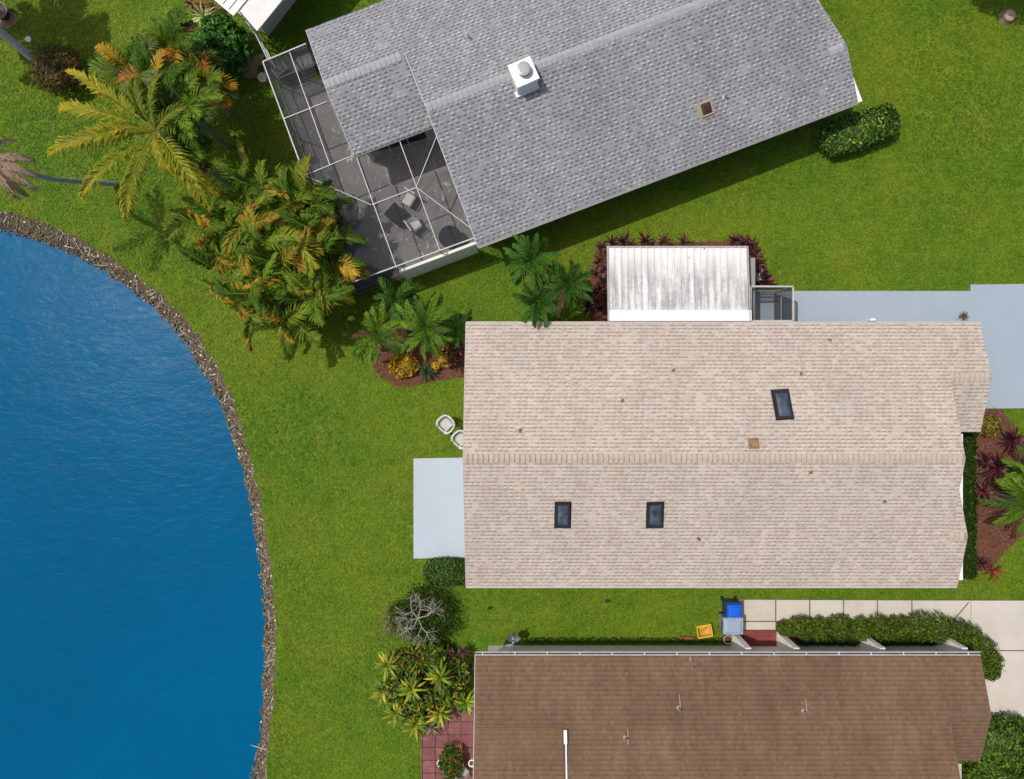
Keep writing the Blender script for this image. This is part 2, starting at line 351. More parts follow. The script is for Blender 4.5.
tag(bank.build('lake_bank', SOIL, merge=True, smooth=True), 'brown earth bank of the lake', None, kind='structure')
wt = MB(); wt.face([ringpt(p[0], p[1] + .0, -.4) for p in prof[:-1]])
tag(wt.build('water', WATER), 'deep blue lake water', None, kind='structure')
# stones and drift along the shore
st = MB(); srng = random.Random(9)
cols = [(.17, .12, .08), (.115, .08, .055), (.25, .19, .12), (.075, .055, .038), (.19, .16, .08), (.13, .09, .07), (.52, .46, .33), (.10, .115, .03)]
def pebble(mb, c, s, col, rg):
    ax = [s * rg.uniform(.6, 1.4), s * rg.uniform(.5, 1.0), s * rg.uniform(.35, .8)]; rz = rg.uniform(0, 6.28)
    m = Matrix.Translation(c) @ Matrix.Rotation(rz, 4, 'Z') @ Matrix.Rotation(rg.uniform(-.4, .4), 4, 'X')
    top = m @ Vector((0, 0, ax[2])); ring = []
    n = 6
    for k in range(n):
        j = rg.uniform(.8, 1.15); ring.append(m @ Vector((math.cos(k * 6.283 / n) * ax[0] * j, math.sin(k * 6.283 / n) * ax[1] * j, rg.uniform(-.1, .25) * ax[2])))
    low = [m @ Vector((math.cos(k * 6.283 / n) * ax[0] * .55, math.sin(k * 6.283 / n) * ax[1] * .55, ax[2] * .85)) for k in range(n)]
    for k in range(n):
        mb.face([ring[k], ring[(k + 1) % n], low[(k + 1) % n], low[k]], col)
    mb.face(low, col)
for i in range(9500):
    a = srng.uniform(-1.15, 1.7)
    k = (a + math.pi) / (2 * math.pi) * NA; (aa, rl, rw) = prof[int(k)]
    t = srng.random() ** .9; r = rl - .03 + (rw - .12 - rl) * t; z = -.10 + (-.38 + .10) * t
    c = srng.choices(cols, (6, 7, 3, 7, 5, 5, 1.6, 5))[0]; j = srng.uniform(.7, 1.3)
    pebble(st, ringpt(a, r, z), srng.choice((.025, .035, .05, .065)), tuple(x * j for x in c), srng)
for i in range(380):
    a = srng.uniform(-1.15, 1.7); k = (a + math.pi) / (2 * math.pi) * NA; (aa, rl, rw) = prof[int(k)]
    t = srng.uniform(.05, .95); r = rl + (rw - rl) * t; z = -.03 - .27 * t; p = Vector(ringpt(a, r, z)); d = Vector((srng.uniform(-1, 1), srng.uniform(-1, 1), srng.uniform(-.15, .15))).normalized() * srng.uniform(.08, .3)
    st.bar(p - d, p + d, srng.uniform(.012, .028), None, srng.choice([(.38, .33, .26), (.24, .18, .13), (.5, .45, .36), (.15, .11, .08)]))
tag(st.build('shore_stones', STONE), 'brown and cream stones and drift along the lake edge', 'stones', kind='stuff')

def ground_poly(name, pts, mat, z=.004, thick=None, label=None, wob=0, seed=1):
    q = [P(x, y, z) for x, y in pts]; q = [(p.x, p.y) for p in q]
    if wob:
        rg = random.Random(seed); o = []
        for i in range(len(q)):
            a = Vector(q[i]); b = Vector(q[(i + 1) % len(q)]); n = max(1, int((b - a).length / .12))
            for k in range(n):
                p = a.lerp(b, k / n); v = Vector((p.x * 2.2, p.y * 2.2, seed)); o.append((p.x + noise.noise(v) * wob, p.y + noise.noise(v + Vector((9, 9, 9))) * wob))
        q = o
    EXCL.append(list(q))
    area = sum(q[i][0] * q[(i + 1) % len(q)][1] - q[(i + 1) % len(q)][0] * q[i][1] for i in range(len(q)))
    if area < 0: q = q[::-1]
    mb = MB()
    mb.prism(q, (z - thick) if thick else -.05, z)
    o = mb.build(name, mat); tag(o, label, None, kind='structure'); return o, q
EXCL = []
# patios, drive, walk
ground_poly('patio', [(413.5, 458.5), (500, 457), (500, 557.5), (413.5, 558.5)], PALECON, .10, label='pale blue grey concrete patio slab west of the beige house')
ground_poly('driveway', [(748, 291), (970.7, 291), (970.7, 284.5), (1200, 282), (1200, 406), (960, 409), (940, 330), (748, 330)], BLUECON, .05, label='blue grey painted driveway and side path')
def bed(name, pts, label, seed, mat=MULCH, wob=.10):
    o, q = ground_poly(name, pts, mat, .03, label=label, wob=wob, seed=seed); return q
b1 = bed('mulch_bed', [(368, 345), (374, 368), (382, 380), (400, 387), (425, 384), (450, 379), (490, 374), (490, 322), (420, 322), (380, 330)], 'curved red mulch bed at the north-west corner of the beige house', 1)
b2 = bed('mulch_bed', [(588, 340), (590, 275), (598, 247), (620, 243), (700, 242), (745, 239), (756, 248), (762, 262), (776, 284), (750, 290), (750, 340)], 'red mulch bed round the white awning', 2)
b3 = bed('mulch_bed', [(976, 408), (1001.5, 408), (1026, 444), (1040, 480), (1034, 525), (1005, 552), (992, 568), (977, 572)], 'red mulch bed by the east end of the beige house', 3, wob=.04)
b4 = bed('mulch_bed', [(777, 621), (795, 618), (960, 622), (995, 650), (995, 672), (960, 672), (800, 660), (777, 652)], 'mulch bed below the low hedge beside the brown roofed house', 4)
bed('bare_soil', [(-20, 28), (8, 27), (20, 20), (16, 12), (-20, 14)], 'sandy bare patch in the lawn by the frame corner', 5, SAND, .3)
bed('bare_soil', [(240, 78), (248, 60), (258, 52), (266, 58), (258, 70), (250, 80)], 'sandy bare patch beside the screen enclosure', 6, SAND, .3)
chips = MB(); rg = random.Random(3)
def inside(p, q):
    c = False; n = len(q)
    for i in range(n):
        a, b = q[i], q[i - 1]
        if (a[1] > p[1]) != (b[1] > p[1]) and p[0] < (b[0] - a[0]) * (p[1] - a[1]) / (b[1] - a[1]) + a[0]: c = not c
    return c
for q in (b1, b2, b3, b4):
    x0, x1 = min(p[0] for p in q), max(p[0] for p in q); y0, y1 = min(p[1] for p in q), max(p[1] for p in q)
    for i in range(int((x1 - x0) * (y1 - y0) * 55)):
        p = (rg.uniform(x0, x1), rg.uniform(y0, y1))
        if inside(p, q):
            c = rg.choice([(.19, .070, .034), (.11, .04, .022), (.23, .11, .06), (.05, .02, .014)]); chips.box(p[0], p[1], .045, rg.uniform(.03, .1), rg.uniform(.02, .04), .02, rg.uniform(0, 3), c)
tag(chips.build('mulch_chips', STONE), 'loose red brown bark chips on the planting beds', 'mulch', kind='stuff')
# stone edging line of east bed
# concrete walk panels
xs = [736.7, 775.8, 809.8, 843.6, 877.5, 912, 970.6]; g = .7
for i in range(6):
    yb = 620.8 if i < 5 else 640
    ground_poly('pavement', [(xs[i] + (g if i else 0), 599.8 + i * .15), (xs[i + 1] - g * (i < 5), 599.9 + i * .15), (xs[i + 1] - g * (i < 5), yb), (xs[i] + (g if i else 0), yb)], CON, .09, label='concrete walk panel')
ground_poly('pavement', [(743.5, 622), (775.5, 622), (775.5, 629.7), (743.5, 629.7)], CON, .09, label='narrow concrete step panel')
ground_poly('pavement', [(736, 599.5), (1100, 600), (1100, 717.5), (972, 717.5), (965, 650), (736, 630)], plain('joint_dirt', (.12, .10, .07), .95, .2, 4), .035, label='dirt filled joints below the concrete walk')
ground_poly('driveway', [(971.3, 600.7), (1100, 600.7), (1100, 650), (971.3, 650)], CON, .095, label='concrete pad beside the brown roofed house')
ground_poly('driveway', [(960, 651.2), (1100, 651.2), (1100, 716.8), (960, 716.8)], CON, .095, label='lower concrete pad beside the brown roofed house')
ground_poly('entry_floor', [(743.5, 630.4), (776.5, 630.4), (776.5, 660), (743.5, 660)], BRICK, .11, label='red brick entry floor')
ground_poly('patio', [(421, 705), (500, 700), (500, 860), (421, 860)], PAVER, .06, label='red paver patio west of the brown roofed house')

ground_poly('pavement', [(952.3, 621), (968.4, 602), (969.2, 602.6), (953.2, 621.6)], plain('crack', (.10, .085, .06), .95), .097, label='diagonal crack in the concrete walk')
# ================================================================ ROOF HELPERS
def slope(mb, pts, udir, t=.13):
    pts = [Vector(p) for p in pts]; n = (pts[1] - pts[0]).cross(pts[2] - pts[0]).normalized()
    if n.z < 0: pts = pts[::-1]; n = -n
    u = Vector((udir[0], udir[1], 0)).normalized(); v = n.cross(u)
    mb.face(pts, uv=[(p.dot(u), p.dot(v)) for p in pts])
    lo = [p - Vector((0, 0, t)) for p in pts]
    mb.face(lo[::-1], uv=[(p.dot(u), p.dot(v)) for p in lo[::-1]])
    for i in range(len(pts)):
        j = (i + 1) % len(pts); mb.face([lo[i], lo[j], pts[j], pts[i]], uv=[(0.02, .02)] * 4)
def caps(mb, a, b, side, drop, pitch=.19, wd=.20, gap=.022, rise=.022, seed=1):
    """overlapping ridge caps from a to b; side = horizontal unit vector across; drop = slope"""
    a = Vector(a); b = Vector(b); L = (b - a).length; d = (b - a) / L; side = Vector((side[0], side[1], 0)); n = int(L / pitch); rg = random.Random(seed)
    for i in range(n):
        p = a + d * (i * pitch); e = a + d * ((i + 1) * pitch - gap); w2 = wd * rg.uniform(.94, 1.05); j = rg.uniform(.85, 1.15)
        z0 = Vector((0, 0, .008)); z1 = Vector((0, 0, .008 + rise))
        for s in (1, -1):
            q = [p + z0, e + z1, e + z1 + side * s * w2 * .8 - Vector((0, 0, drop * w2 * .8)), e - d * .03 + z1 + side * s * w2 - Vector((0, 0, drop * w2)), p + d * .02 + z0 + side * s * w2 - Vector((0, 0, drop * w2)), p + z0 + side * s * w2 * .8 - Vector((0, 0, drop * w2 * .8))]
            mb.face(q if s < 0 else q[::-1], (j, j, j))
            mb.face([e + z1, e + z1 + side * s * w2 * .8 - Vector((0, 0, drop * w2 * .8)), e + side * s * w2 * .8 - Vector((0, 0, drop * w2 * .8 + .01)), e - Vector((0, 0, .01))])
def slab_on(mb, fr, cx, cy, sx, sy, h0, h1, rz=0, col=(1, 1, 1), taper=1):
    """box standing on a roof plane. fr(x,y)->z"""
    def rot(x, y): return cx + x * math.cos(rz) - y * math.sin(rz), cy + x * math.sin(rz) + y * math.cos(rz)
    lo = []; hi = []
    for sx_, sy_ in ((-1, -1), (1, -1), (1, 1), (-1, 1)):
        x, y = rot(sx_ * sx / 2, sy_ * sy / 2); lo.append(Vector((x, y, fr(x, y) + h0)))
        x, y = rot(sx_ * sx / 2 * taper, sy_ * sy / 2 * taper); hi.append(Vector((x, y, fr(x, y) + h1)))
    mb.face(hi, col)
    for i in range(4): mb.face([lo[i], lo[(i + 1) % 4], hi[(i + 1) % 4], hi[i]], col)
def gable_house(root, T, x0, x1, yn, ys, eave, k, exts, RM, CM, caps_args, overhang=(.45, .45), wallmat=WALL):
    """T maps local (x,y) to world (x,y). ridge along local x. exts: (xa, xb, ymid, half, sign) low gables butted to the ends"""
    def W(x, y, z): q = T(x, y); return (q[0], q[1], z)
    ux = Vector(T(1, 0)) - Vector(T(0, 0)); uy = Vector(T(0, 1)) - Vector(T(0, 0))
    ym = (yn + ys) / 2; hr = eave + k * (yn - ym)
    rf = MB()
    slope(rf, [W(x0, yn, eave), W(x0, ym, hr), W(x1, ym, hr), W(x1, yn, eave)], ux)
    slope(rf, [W(x0, ys, eave), W(x1, ys, eave), W(x1, ym, hr), W(x0, ym, hr)], ux)
    capl = [(x0, x1, ym, hr)]
    for (xa, xb, side) in exts:
        if side == 'n': yo, y2, hw = yn, None, None
        xa_, xb_ = min(xa, xb), max(xa, xb)
        half = exts_half[(xa, xb, side)]
        if side == 'n': ytop, ybot = yn, yn - 2 * half; yr = yn - half; he = eave + k * half
        else: ytop, ybot = ys + 2 * half, ys; yr = ys + half; he = eave + k * half
        slope(rf, [W(xa_, ytop, eave), W(xa_, yr, he), W(xb_, yr, he), W(xb_, ytop, eave)], ux)
        slope(rf, [W(xa_, ybot, eave), W(xb_, ybot, eave), W(xb_, yr, he), W(xa_, yr, he)], ux)
        capl.append((xa_, xb_, yr, he))
    r = rf.build('roof', RM, root)
    for i, (xa, xb, y, h) in enumerate(capl):
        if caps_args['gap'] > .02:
            u_ = MB(); lo_ = Vector((0, 0, -.005)); caps(u_, Vector(W(xa, y, h)) + lo_, Vector(W(xb, y, h)) + lo_, uy, k, pitch=abs(xb - xa) - .001, wd=.185, gap=0, rise=.001); u_.build('ridge_joint_shade', JOINT_SHADE, r)  # added strip, its dark colour shows in the cap gaps as shadow lines
        cp = MB(); caps(cp, W(xa, y, h), W(xb, y, h), uy, k, seed=i, **caps_args); cp.build('ridge_cap', CM, r)
    # walls
    wl = MB(); o, g = overhang
    def wallbox(xa, xb, ya, yb, yr, hr_, z):
        A = [(xa, ya), (xb, ya), (xb, yb), (xa, yb)]; hh = lambda y: hr_ - k * abs(y - yr) - .16
        for i in range(4):
            (x_0, y_0), (x_1, y_1) = A[i], A[(i + 1) % 4]
            if x_0 != x_1: wl.face([W(x_0, y_0, 0), W(x_1, y_1, 0), W(x_1, y_1, hh(y_1)), W(x_0, y_0, hh(y_0))])
            else: wl.face([W(x_0, y_0, 0), W(x_1, y_1, 0), W(x_1, y_1, hh(y_1)), W(x_0, yr, hh(yr)), W(x_0, y_0, hh(y_0))])
    wallbox(x0 + g, x1 - g, ys + o, yn - o, ym, hr, 0)
    for (xa, xb, side), half in zip(exts, [exts_half[e] for e in exts]):
        he = eave + k * half
        ytop, ybot, yr = (yn, yn - 2 * half, yn - half) if side == 'n' else (ys + 2 * half, ys, ys + half)
        xo, xi = (xb, xa)
        s = 1 if xo > xi else -1
        a_, b_ = sorted((xi - s * .5, xo - s * g)); wallbox(a_, b_, ybot + o + .003, ytop - o - .003, yr, he - .004, 0)
    wl.build('wall', wallmat, root)
    return r, hr, ym
exts_half = {}
def strip(mb, a, b, wd, t, z): # horizontal trim between world points
    mb.bar((a[0], a[1], z), (b[0], b[1], z), wd, t)

# ================================================================ BEIGE HOUSE
bh = empty('beige_house', (8, -2.7, 0), 'house with a large beige shingle gable roof and three dark skylights, middle of the picture', 'house')
E = 2.65; K = .31
bx0, bx1 = PX(466, E), 17.85; byn, bys = PY(323, E), PY(586, E)
idt = lambda x, y: (x, y)
exs = [(17.85, PX(980.5, E), 'n'), (17.85, PX(957.5, E), 's')]
exts_half[exs[0]] = (byn - PY(432, E)) / 2; exts_half[exs[1]] = 2.2
roofb, hrb, ymb = gable_house(bh, idt, bx0, bx1, byn, bys, E, K, exs, BEIGE, BEIGECAP, dict(pitch=.205, wd=.19, gap=.038, rise=.02))
fz = lambda x, y: hrb - K * abs(y - ymb)
bars('gutter', DRIP, bh, [((bx0, byn + .035, E - .06), (exs[0][1], byn + .035, E - .06), .06, .09), ((bx0, bys - .045, E - .06), (exs[1][1], bys - .045, E - .06), .09, .09)])
ft = MB() # white eave return at the east gable
for ya, yb in ((PY(434, 2.5), PY(580, 2.5)),):
    ft.box(18.2, (ya + yb) / 2, 2.46, 1.40, ya - yb, .10)
ft.build('eave_trim', WHITE, bh)
bars('rake_trim', DRIP, bh, [((bx0 - .012, byn, E - .08), (bx0 - .012, ymb, hrb - .08), .02, .12), ((bx0 - .012, bys, E - .08), (bx0 - .012, ymb, hrb - .08), .02, .12)])
def skylight(root, fr, px, py, w_, l_, rz, frame=DARKMETAL, glass=GLASS, hz=3.6, rim=.13):
    p = P(px, py, hz); z = fr(p.x, p.y); p = P(px, py, z + .12)
    f = MB(); slab_on(f, fr, p.x, p.y, w_, l_, -.02, .10, rz); slab_on(f, fr, p.x, p.y, w_ + .12, l_ + .12, -.02, .012, rz)
    o = f.build('skylight', frame, root)
    q = MB(); slab_on(q, fr, p.x, p.y, w_ - rim, l_ - rim - .02, .09, .16, rz, taper=.55); slab_on(q, fr, p.x, p.y, (w_ - rim) * .55, (l_ - rim) * .55, .155, .168, rz, taper=.7); q.build('pane', glass, o)
    hb = MB(); pb = Matrix.Rotation(rz, 2) @ Vector((0, (-1 if py > 450 else 1) * l_ / 2)); bz = fr(p.x + pb.x, p.y + pb.y)
    hb.box(p.x + pb.x, p.y + pb.y, bz + .07, w_ * .3, .07, .06, rz); hb.build('latch_hood', frame, o)
skylight(bh, fz, 783.5, 404.5, .63, 1.12, R(4)); skylight(bh, fz, 563, 515.5, .56, 1.02, 0); skylight(bh, fz, 655.5, 515.5, .60, 1.02, R(2))
vn = MB(); p = P(754.5, 443.5, 4.3); slab_on(vn, fz, p.x, p.y, .33, .33, -.02, .14, R(3), taper=.85); slab_on(vn, fz, p.x, p.y, .42, .42, -.02, .02, R(3)); vn.build('roof_vent', plain('tan_metal', (.25, .16, .08), .5, .2), bh)
# dead leaves on the roof
lf = MB(); rg = random.Random(4)
for px, py in ((674, 370), (622, 401), (803, 374), (836, 340), (700, 540), (520, 430), (880, 500), (803, 470)):
    p = P(px, py, 3.5); z = fz(p.x, p.y) + .02
    for k in range(4):
        lf.face([(p.x + rg.uniform(-.1, .1), p.y + rg.uniform(-.1, .1), z + rg.uniform(.0, .04)) for _ in range(4)], (.16, .09, .04))
tag(lf.build('fallen_leaves', STONE, org=(8, -2, 3)), 'scattered brown dead leaves on the beige roof', 'leaves', kind='stuff')
# ================================================================ AWNING and entry cage
AH = 2.62
ax0, ax1, ay0, ay1 = PX(608.5, 2.4), PX(747.5, 2.4), byn + .09, PY(248, 2.3)
aw = empty('metal_awning', ((ax0 + ax1) / 2, (ay0 + ay1) / 2, 0), 'white ribbed metal awning with grey mildew streaks on the north side of the beige house', 'awning')
zf = lambda y: AH - .04 - (y - ay0) / (ay1 - ay0) * .28
m_ = MB(); n = 21; W_ = (ax1 - ax0) / n
for i in range(n):
    xa = ax0 + i * W_; 
    prf = [(0, .0), (W_ * .62, .0), (W_ * .70, .05), (W_ * .92, .05), (W_ * 1.0, .0)]
    for (u0, z0), (u1, z1) in zip(prf, prf[1:]):
        m_.face([(xa + u0, ay0 + .42, zf(ay0 + .42) + z0), (xa + u1, ay0 + .42, zf(ay0 + .42) + z1), (xa + u1, ay1, zf(ay1) + z1), (xa + u0, ay1, zf(ay1) + z0)])
o = m_.build('roof_panel', AWN, aw)
sol = o.modifiers.new('s', 'SOLIDIFY'); sol.thickness = .03
m_ = MB(); m_.face([(ax0 - .02, ay0, AH + .02), (ax1 + .1, ay0, AH + .02), (ax1 + .1, ay0 + .45, zf(ay0 + .42) + .062), (ax0 - .02, ay0 + .45, zf(ay0 + .42) + .062)]); m_.face([(ax0 - .02, ay0 + .45, zf(ay0 + .42) + .062), (ax1 + .1, ay0 + .45, zf(ay0 + .42) + .062), (ax1 + .1, ay0 + .45, zf(ay0 + .45) + .01), (ax0 - .02, ay0 + .45, zf(ay0 + .45) + .01)])
m_.build('flashing', plain('clean_white', (.74, .74, .725), .5, .03), aw)
m_ = MB(); m_.bar((ax0 - .03, ay0, AH - .02), (ax0 - .03, ay1, zf(ay1) - .0), .06, .12); m_.bar((ax1 + .03, ay0, AH - .02), (ax1 + .03, ay1, zf(ay1)), .05, .12); m_.bar((ax0 - .06, ay1 + .05, zf(ay1) - .03), (ax1 + .06, ay1 + .05, zf(ay1) - .03), .07, .08)
m_.build('edge_trim', plain('aged_trim', (.35, .33, .30), .6), aw)
m_ = MB(); m_.box((ax0 + ax1) / 2, (ay0 + ay1) / 2 - .1, 1.12, ax1 - ax0 - .5, ay1 - ay0 - .5, 2.2); m_.build('wall', WALL, aw)
m_ = MB(); p = P(751, 290, 1.8); m_.box(p.x + .05, (PY(258, 1.8) + byn) / 2, 1.85, .20, PY(258, 1.8) - byn, .06); m_.box(p.x + .05, (PY(258, 1.8) + byn) / 2 + .03, .9, .14, PY(258, 1.8) - byn - .2, 1.8); m_.build('side_screen_frame', plain('grey_frame', (.25, .25, .24), .6), aw)
# screened entry
ch = 2.3; ex0, ex1, ey0, ey1 = PX(750.5, ch), PX(793, ch), byn + .12, PY(286.5, ch)
en = empty('screened_entry', ((ex0 + ex1) / 2, (ey0 + ey1) / 2, 0), 'small framed screen box beside the white awning over the blue grey path', 'screen enclosure')
m_ = MB()
for a, b in (((ex0, ey0), (ex1, ey0)), ((ex1, ey0), (ex1, ey1)), ((ex1, ey1), (ex0, ey1)), ((ex0, ey1), (ex0, ey0))):
    m_.bar((*a, ch), (*b, ch), .07, .07); m_.bar((*a, .09), (*b, .09), .05, .06); m_.bar((*a, 1.0), (*b, 1.0), .05, .05)
    m_.bar((*a, .06), (*a, ch - .04), .06)
m_.build('frame', plain('taupe_frame', (.42, .40, .36), .5), en)
m_ = MB(); m_.face([(ex0, ey0, ch - .02), (ex1, ey0, ch - .02), (ex1, ey1, ch - .02), (ex0, ey1, ch - .02)]); m_.build('top_screen', SCR_TOP, en)
m_ = MB()
for a, b in (((ex1, ey0), (ex1, ey1)), ((ex1, ey1), (ex0, ey1)), ((ex0, ey1), (ex0, ey0))):
    m_.face([(*a, .12), (*b, .12), (*b, ch - .04), (*a, ch - .04)])
m_.build('side_screen', SCR_SIDE, en)

# ================================================================ GREY HOUSE
EG = 2.65; KG = .31
pSW = P(478, 246.5, EG); pSE = P(858, 102, EG)
ang = math.atan2(pSE.y - pSW.y, pSE.x - pSW.x)
ca, sa = math.cos(ang), math.sin(ang)
GT = lambda x, y: (pSW.x + x * ca - y * sa, pSW.y + x * sa + y * ca)
def GI(p): d = Vector((p[0] - pSW.x, p[1] - pSW.y)); return d.x * ca + d.y * sa, -d.x * sa + d.y * ca
Lg = (pSE - pSW).length
gw = 12.0
gh = empty('grey_house', (*GT(Lg / 2, gw / 2), 0), 'house under a big slate grey shingle roof with a white chimney at the ridge', 'house')
# west wing: eave corner (352,157), north-west corner (304,30)
wxw, wys = GI(P(354, 156.5, EG)); _, wn = GI(P(304, 30, EG))
EXW = (0.0, wxw, 'n')
xm = Lg - .8
exs = [EXW, (xm, Lg, 's'), (xm, Lg, 'n')]
exts_half[exs[1]] = 2.2; exts_half[exs[2]] = 2.6
gyn = 12.0
# the ridge passes through (430,105): solve the width from it
best = None
for gi in range(90, 140):
    yn_ = gi / 10; hr_ = EG + KG * yn_ / 2; rx, ry = GI(P(430, 106, hr_))
    d = abs(ry - yn_ / 2)
    if best is None or d < best[0]: best = (d, yn_)
gyn = best[1]
exts_half[EXW] = (gyn - wys) / 2
print('GREY width', gyn, 'wing', wxw, wys, wn, 'len', Lg, 'ang', math.degrees(ang), 'beige', bx0, byn, bys, ymb, hrb)
roofg, hrg, ymg = gable_house(gh, GT, 0, xm, gyn, 0, EG, KG, exs, GRAY, GRAYCAP, dict(pitch=.22, wd=.18, gap=.014, rise=.014))
gz = lambda x, y: hrg - KG * abs(GI((x, y))[1] - ymg)
def gp(x, y, z): return (*GT(x, y), z)
GTR = plain('grey_gutter', (.20, .20, .19), .5); RKT = plain('rake_grey', (.48, .48, .47), .6)
bars('gutter', GTR, gh, [(gp(-.0, -.05, EG - .06), gp(Lg, -.05, EG - .06), .09, .10), (gp(wxw, wys - .03, EG - .08), gp(-.02, wys - .03, EG - .08), .03, .10)])
hx = exts_half[EXW]; hh_ = EG + KG * hx
bars('rake_trim', RKT, gh, [(gp(-.015, 0, EG - .07), gp(-.015, ymg, hrg - .07), .03, .14), (gp(-.015, gyn - hx, hh_ + .01), gp(-.015, ymg, hrg - .07), .03, .14), (gp(wxw - .01, gyn, EG - .08), gp(wxw - .01, gyn - hx, hh_ - .08), .02, .12), (gp(wxw - .01, wys, EG - .08), gp(wxw - .01, gyn - hx, hh_ - .08), .02, .12)])
m_ = MB()
a = GT(Lg + .03, .9); m_.box(*GT(Lg - .10, 1.1), 2.46, .75, 2.2, .10, ang); m_.box(*GT(xm + .25, gyn / 2), 2.46, 1.2, gyn - 3, .10, ang); m_.build('eave_trim', WHITE, gh)
dg = plain('dark_glass', (.02, .022, .026), .15, .3)
wy0 = wys + .45
for k in range(3):
    xa_ = wxw + .6 + k * (abs(wxw) - .9) / 3; xb_ = xa_ + (abs(wxw) - .9) / 3 - .06; m_ = MB()
    m_.face([gp(xa_, wy0 - .02, .12), gp(xb_, wy0 - .02, .12), gp(xb_, wy0 - .02, 2.35), gp(xa_, wy0 - .02, 2.35)]); m_.build('sliding_door', dg, gh)
for k in range(2):
    m_ = MB(); y_ = .9 + k * 2.2; m_.face([gp(.43, y_ + 2.1, .12), gp(.43, y_, .12), gp(.43, y_, 2.35), gp(.43, y_ + 2.1, 2.35)]); m_.build('sliding_door', dg, gh)
# chimney
hz = hrg + .50; pc = P(523.5, 72.5, hz); cl = GI(pc)
c = MB(); c.box(pc.x, pc.y, hz / 2 + 1.2, .86, .86, hz - 2.4, ang + R(3))
co_ = c.build('chimney', WHITE, gh)
c = MB(); c.box(pc.x, pc.y, hz + .03, .94, .94, .05, ang + R(3)); c.build('chimney_cap', plain('bright_white', (.82, .82, .80), .5, .03), co_)
c = MB(); c.lathe((pc.x, pc.y + .03, hz + .05), [(.22, 0), (.22, .2), (.27, .2), (.27, .25), (.2, .27), (.0, .275)], 24); c.build('flue', plain('galvanised', (.36, .35, .33), .45, .1, metal=.3), co_)
c = MB(); c.box(pc.x - .02, pc.y - .03, hrg - .24, .98, 1.02, .10, ang + R(3)); c.build('flashing', ALU, co_)
# dome skylight
p = P(706.5, 108.5, 3.6)
skylight(gh, lambda x, y: gz(x, y), 706.5, 108.5, .52, .54, ang, plain('tan_frame', (.34, .28, .19), .5), BGLASS, rim=.07)
def vent(root, fr, px, py, h=.35, r=.04, mat=RKT):
    p = P(px, py, 3.6); z = fr(p.x, p.y); p = P(px, py, z + h); v = MB(); v.tube([(p.x, p.y, z - .05), (p.x, p.y, z + h)], r, 10); v.lathe((p.x, p.y, z + .01), [(.10, -.03), (.09, .0), (.05, .05)], 12)
    o = v.build('vent_pipe', mat, root); t = MB(); t.lathe((p.x, p.y, z + h + .004), [(r * .75, 0), (0, 0)], 10); t.build('vent_opening', DARKMETAL, o)
vent(gh, gz, 468, 34); vent(gh, gz, 726.5, 94, .3)

# ================================================================ SCREENED POOL CAGE
CH = 2.62; CALU = plain('enclosure_frame', (.40, .40, .385), .5, .1)
def cg(px, py, h=CH): p = P(px, py, h); return (p.x, p.y)
NW, SWc, S1, S2, SE_ = cg(263, 62), cg(345, 285), cg(396.5, 267.5), cg(440, 250.5), cg(474.5, 238)
NE_ = cg(306, 44)
cgr = empty('screen_enclosure', (*cg(385, 190), 0), 'white framed screen enclosure over the dark patio west of the grey house', 'screen enclosure')
m_ = MB(); CW = .075; m_ = None
beams = [(NW, SWc), (SWc, SE_), (NW, NE_), (cg(284, 119), cg(327, 102)), (cg(305.5, 175.5), cg(350, 157)), (cg(290, 53), cg(330, 165)), (cg(357, 158), S1), (cg(400, 142), S2),
         (cg(372, 205), cg(416, 188)), (cg(305.5, 176), cg(371, 205)), (cg(437, 136), cg(416, 188)), (cg(417, 188), cg(473, 230)), (cg(437, 136), SE_)]
for i, (a, b) in enumerate(beams):
    t = .05 if i < 3 else (.036 if i < 9 else .03)
    m_ = MB(); m_.bar((*a, CH + (.001 * i)), (*b, CH + (.001 * i)), t, .09); m_.build('roof_beam', CALU, cgr)
posts = [NW, cg(284, 119), cg(305.5, 175.5), cg(325, 229), SWc, S1, S2, SE_, NE_, cg(290, 53)]
DW = plain('bronze_frame', (.16, .16, .16), .5)
for a in posts:
    m_ = MB(); m_.bar((*a, 0.05), (*a, CH - .045), .05); m_.build('post', DW, cgr)
for a, b in ((NW, SWc), (SWc, S1), (NW, NE_)):
    for z in (.10, .95): m_ = MB(); m_.bar((*a, z), (*b, z), .04, .05); m_.build('side_rail', DW, cgr)
for q in ([NW, cg(305.5, 175.5), cg(350, 157), NE_], [cg(305.5, 175.5), SWc, S1, cg(357, 158)], [cg(357, 157), S1, SE_, cg(437, 135)]):
    m_ = MB(); m_.face([(*a, CH - .03) for a in q]); m_.build('top_screen', SCR_TOP, cgr)
for a, b in ((NW, SWc), (SWc, S1), (NW, NE_)):
    m_ = MB(); m_.face([(*a, .1), (*b, .1), (*b, CH - .05), (*a, CH - .05)]); m_.build('side_screen', SCR_SIDE, cgr)
kw = MB(); # solid white lower wall on the south side
d = (Vector(SE_) - Vector(S1)).normalized(); nrm = Vector((d.y, -d.x)) * .07
a, b = Vector(S1) + nrm, Vector(SE_) + nrm; kw.bar((a.x, a.y, 1.02), (b.x, b.y, 1.02), .12, 2.0)
kw.build('solid_wall', plain('cream_wall', (.88, .86, .76), .7, .04), cgr)
# patio floor under the cage (stays under the roof eaves)
q = [NW, SWc, SE_, GT(0.8, 1.5), GT(.8, gyn - .8), GT(wxw + .5, gyn - 1)]
def ccw(q):
    ar = sum(q[i][0] * q[(i + 1) % len(q)][1] - q[(i + 1) % len(q)][0] * q[i][1] for i in range(len(q))); return q if ar > 0 else q[::-1]
m_ = MB(); m_.prism(ccw(q), -.05, .08); tag(m_.build('patio', PATIO), 'grey stone patio floor under the screen enclosure', None, kind='structure')
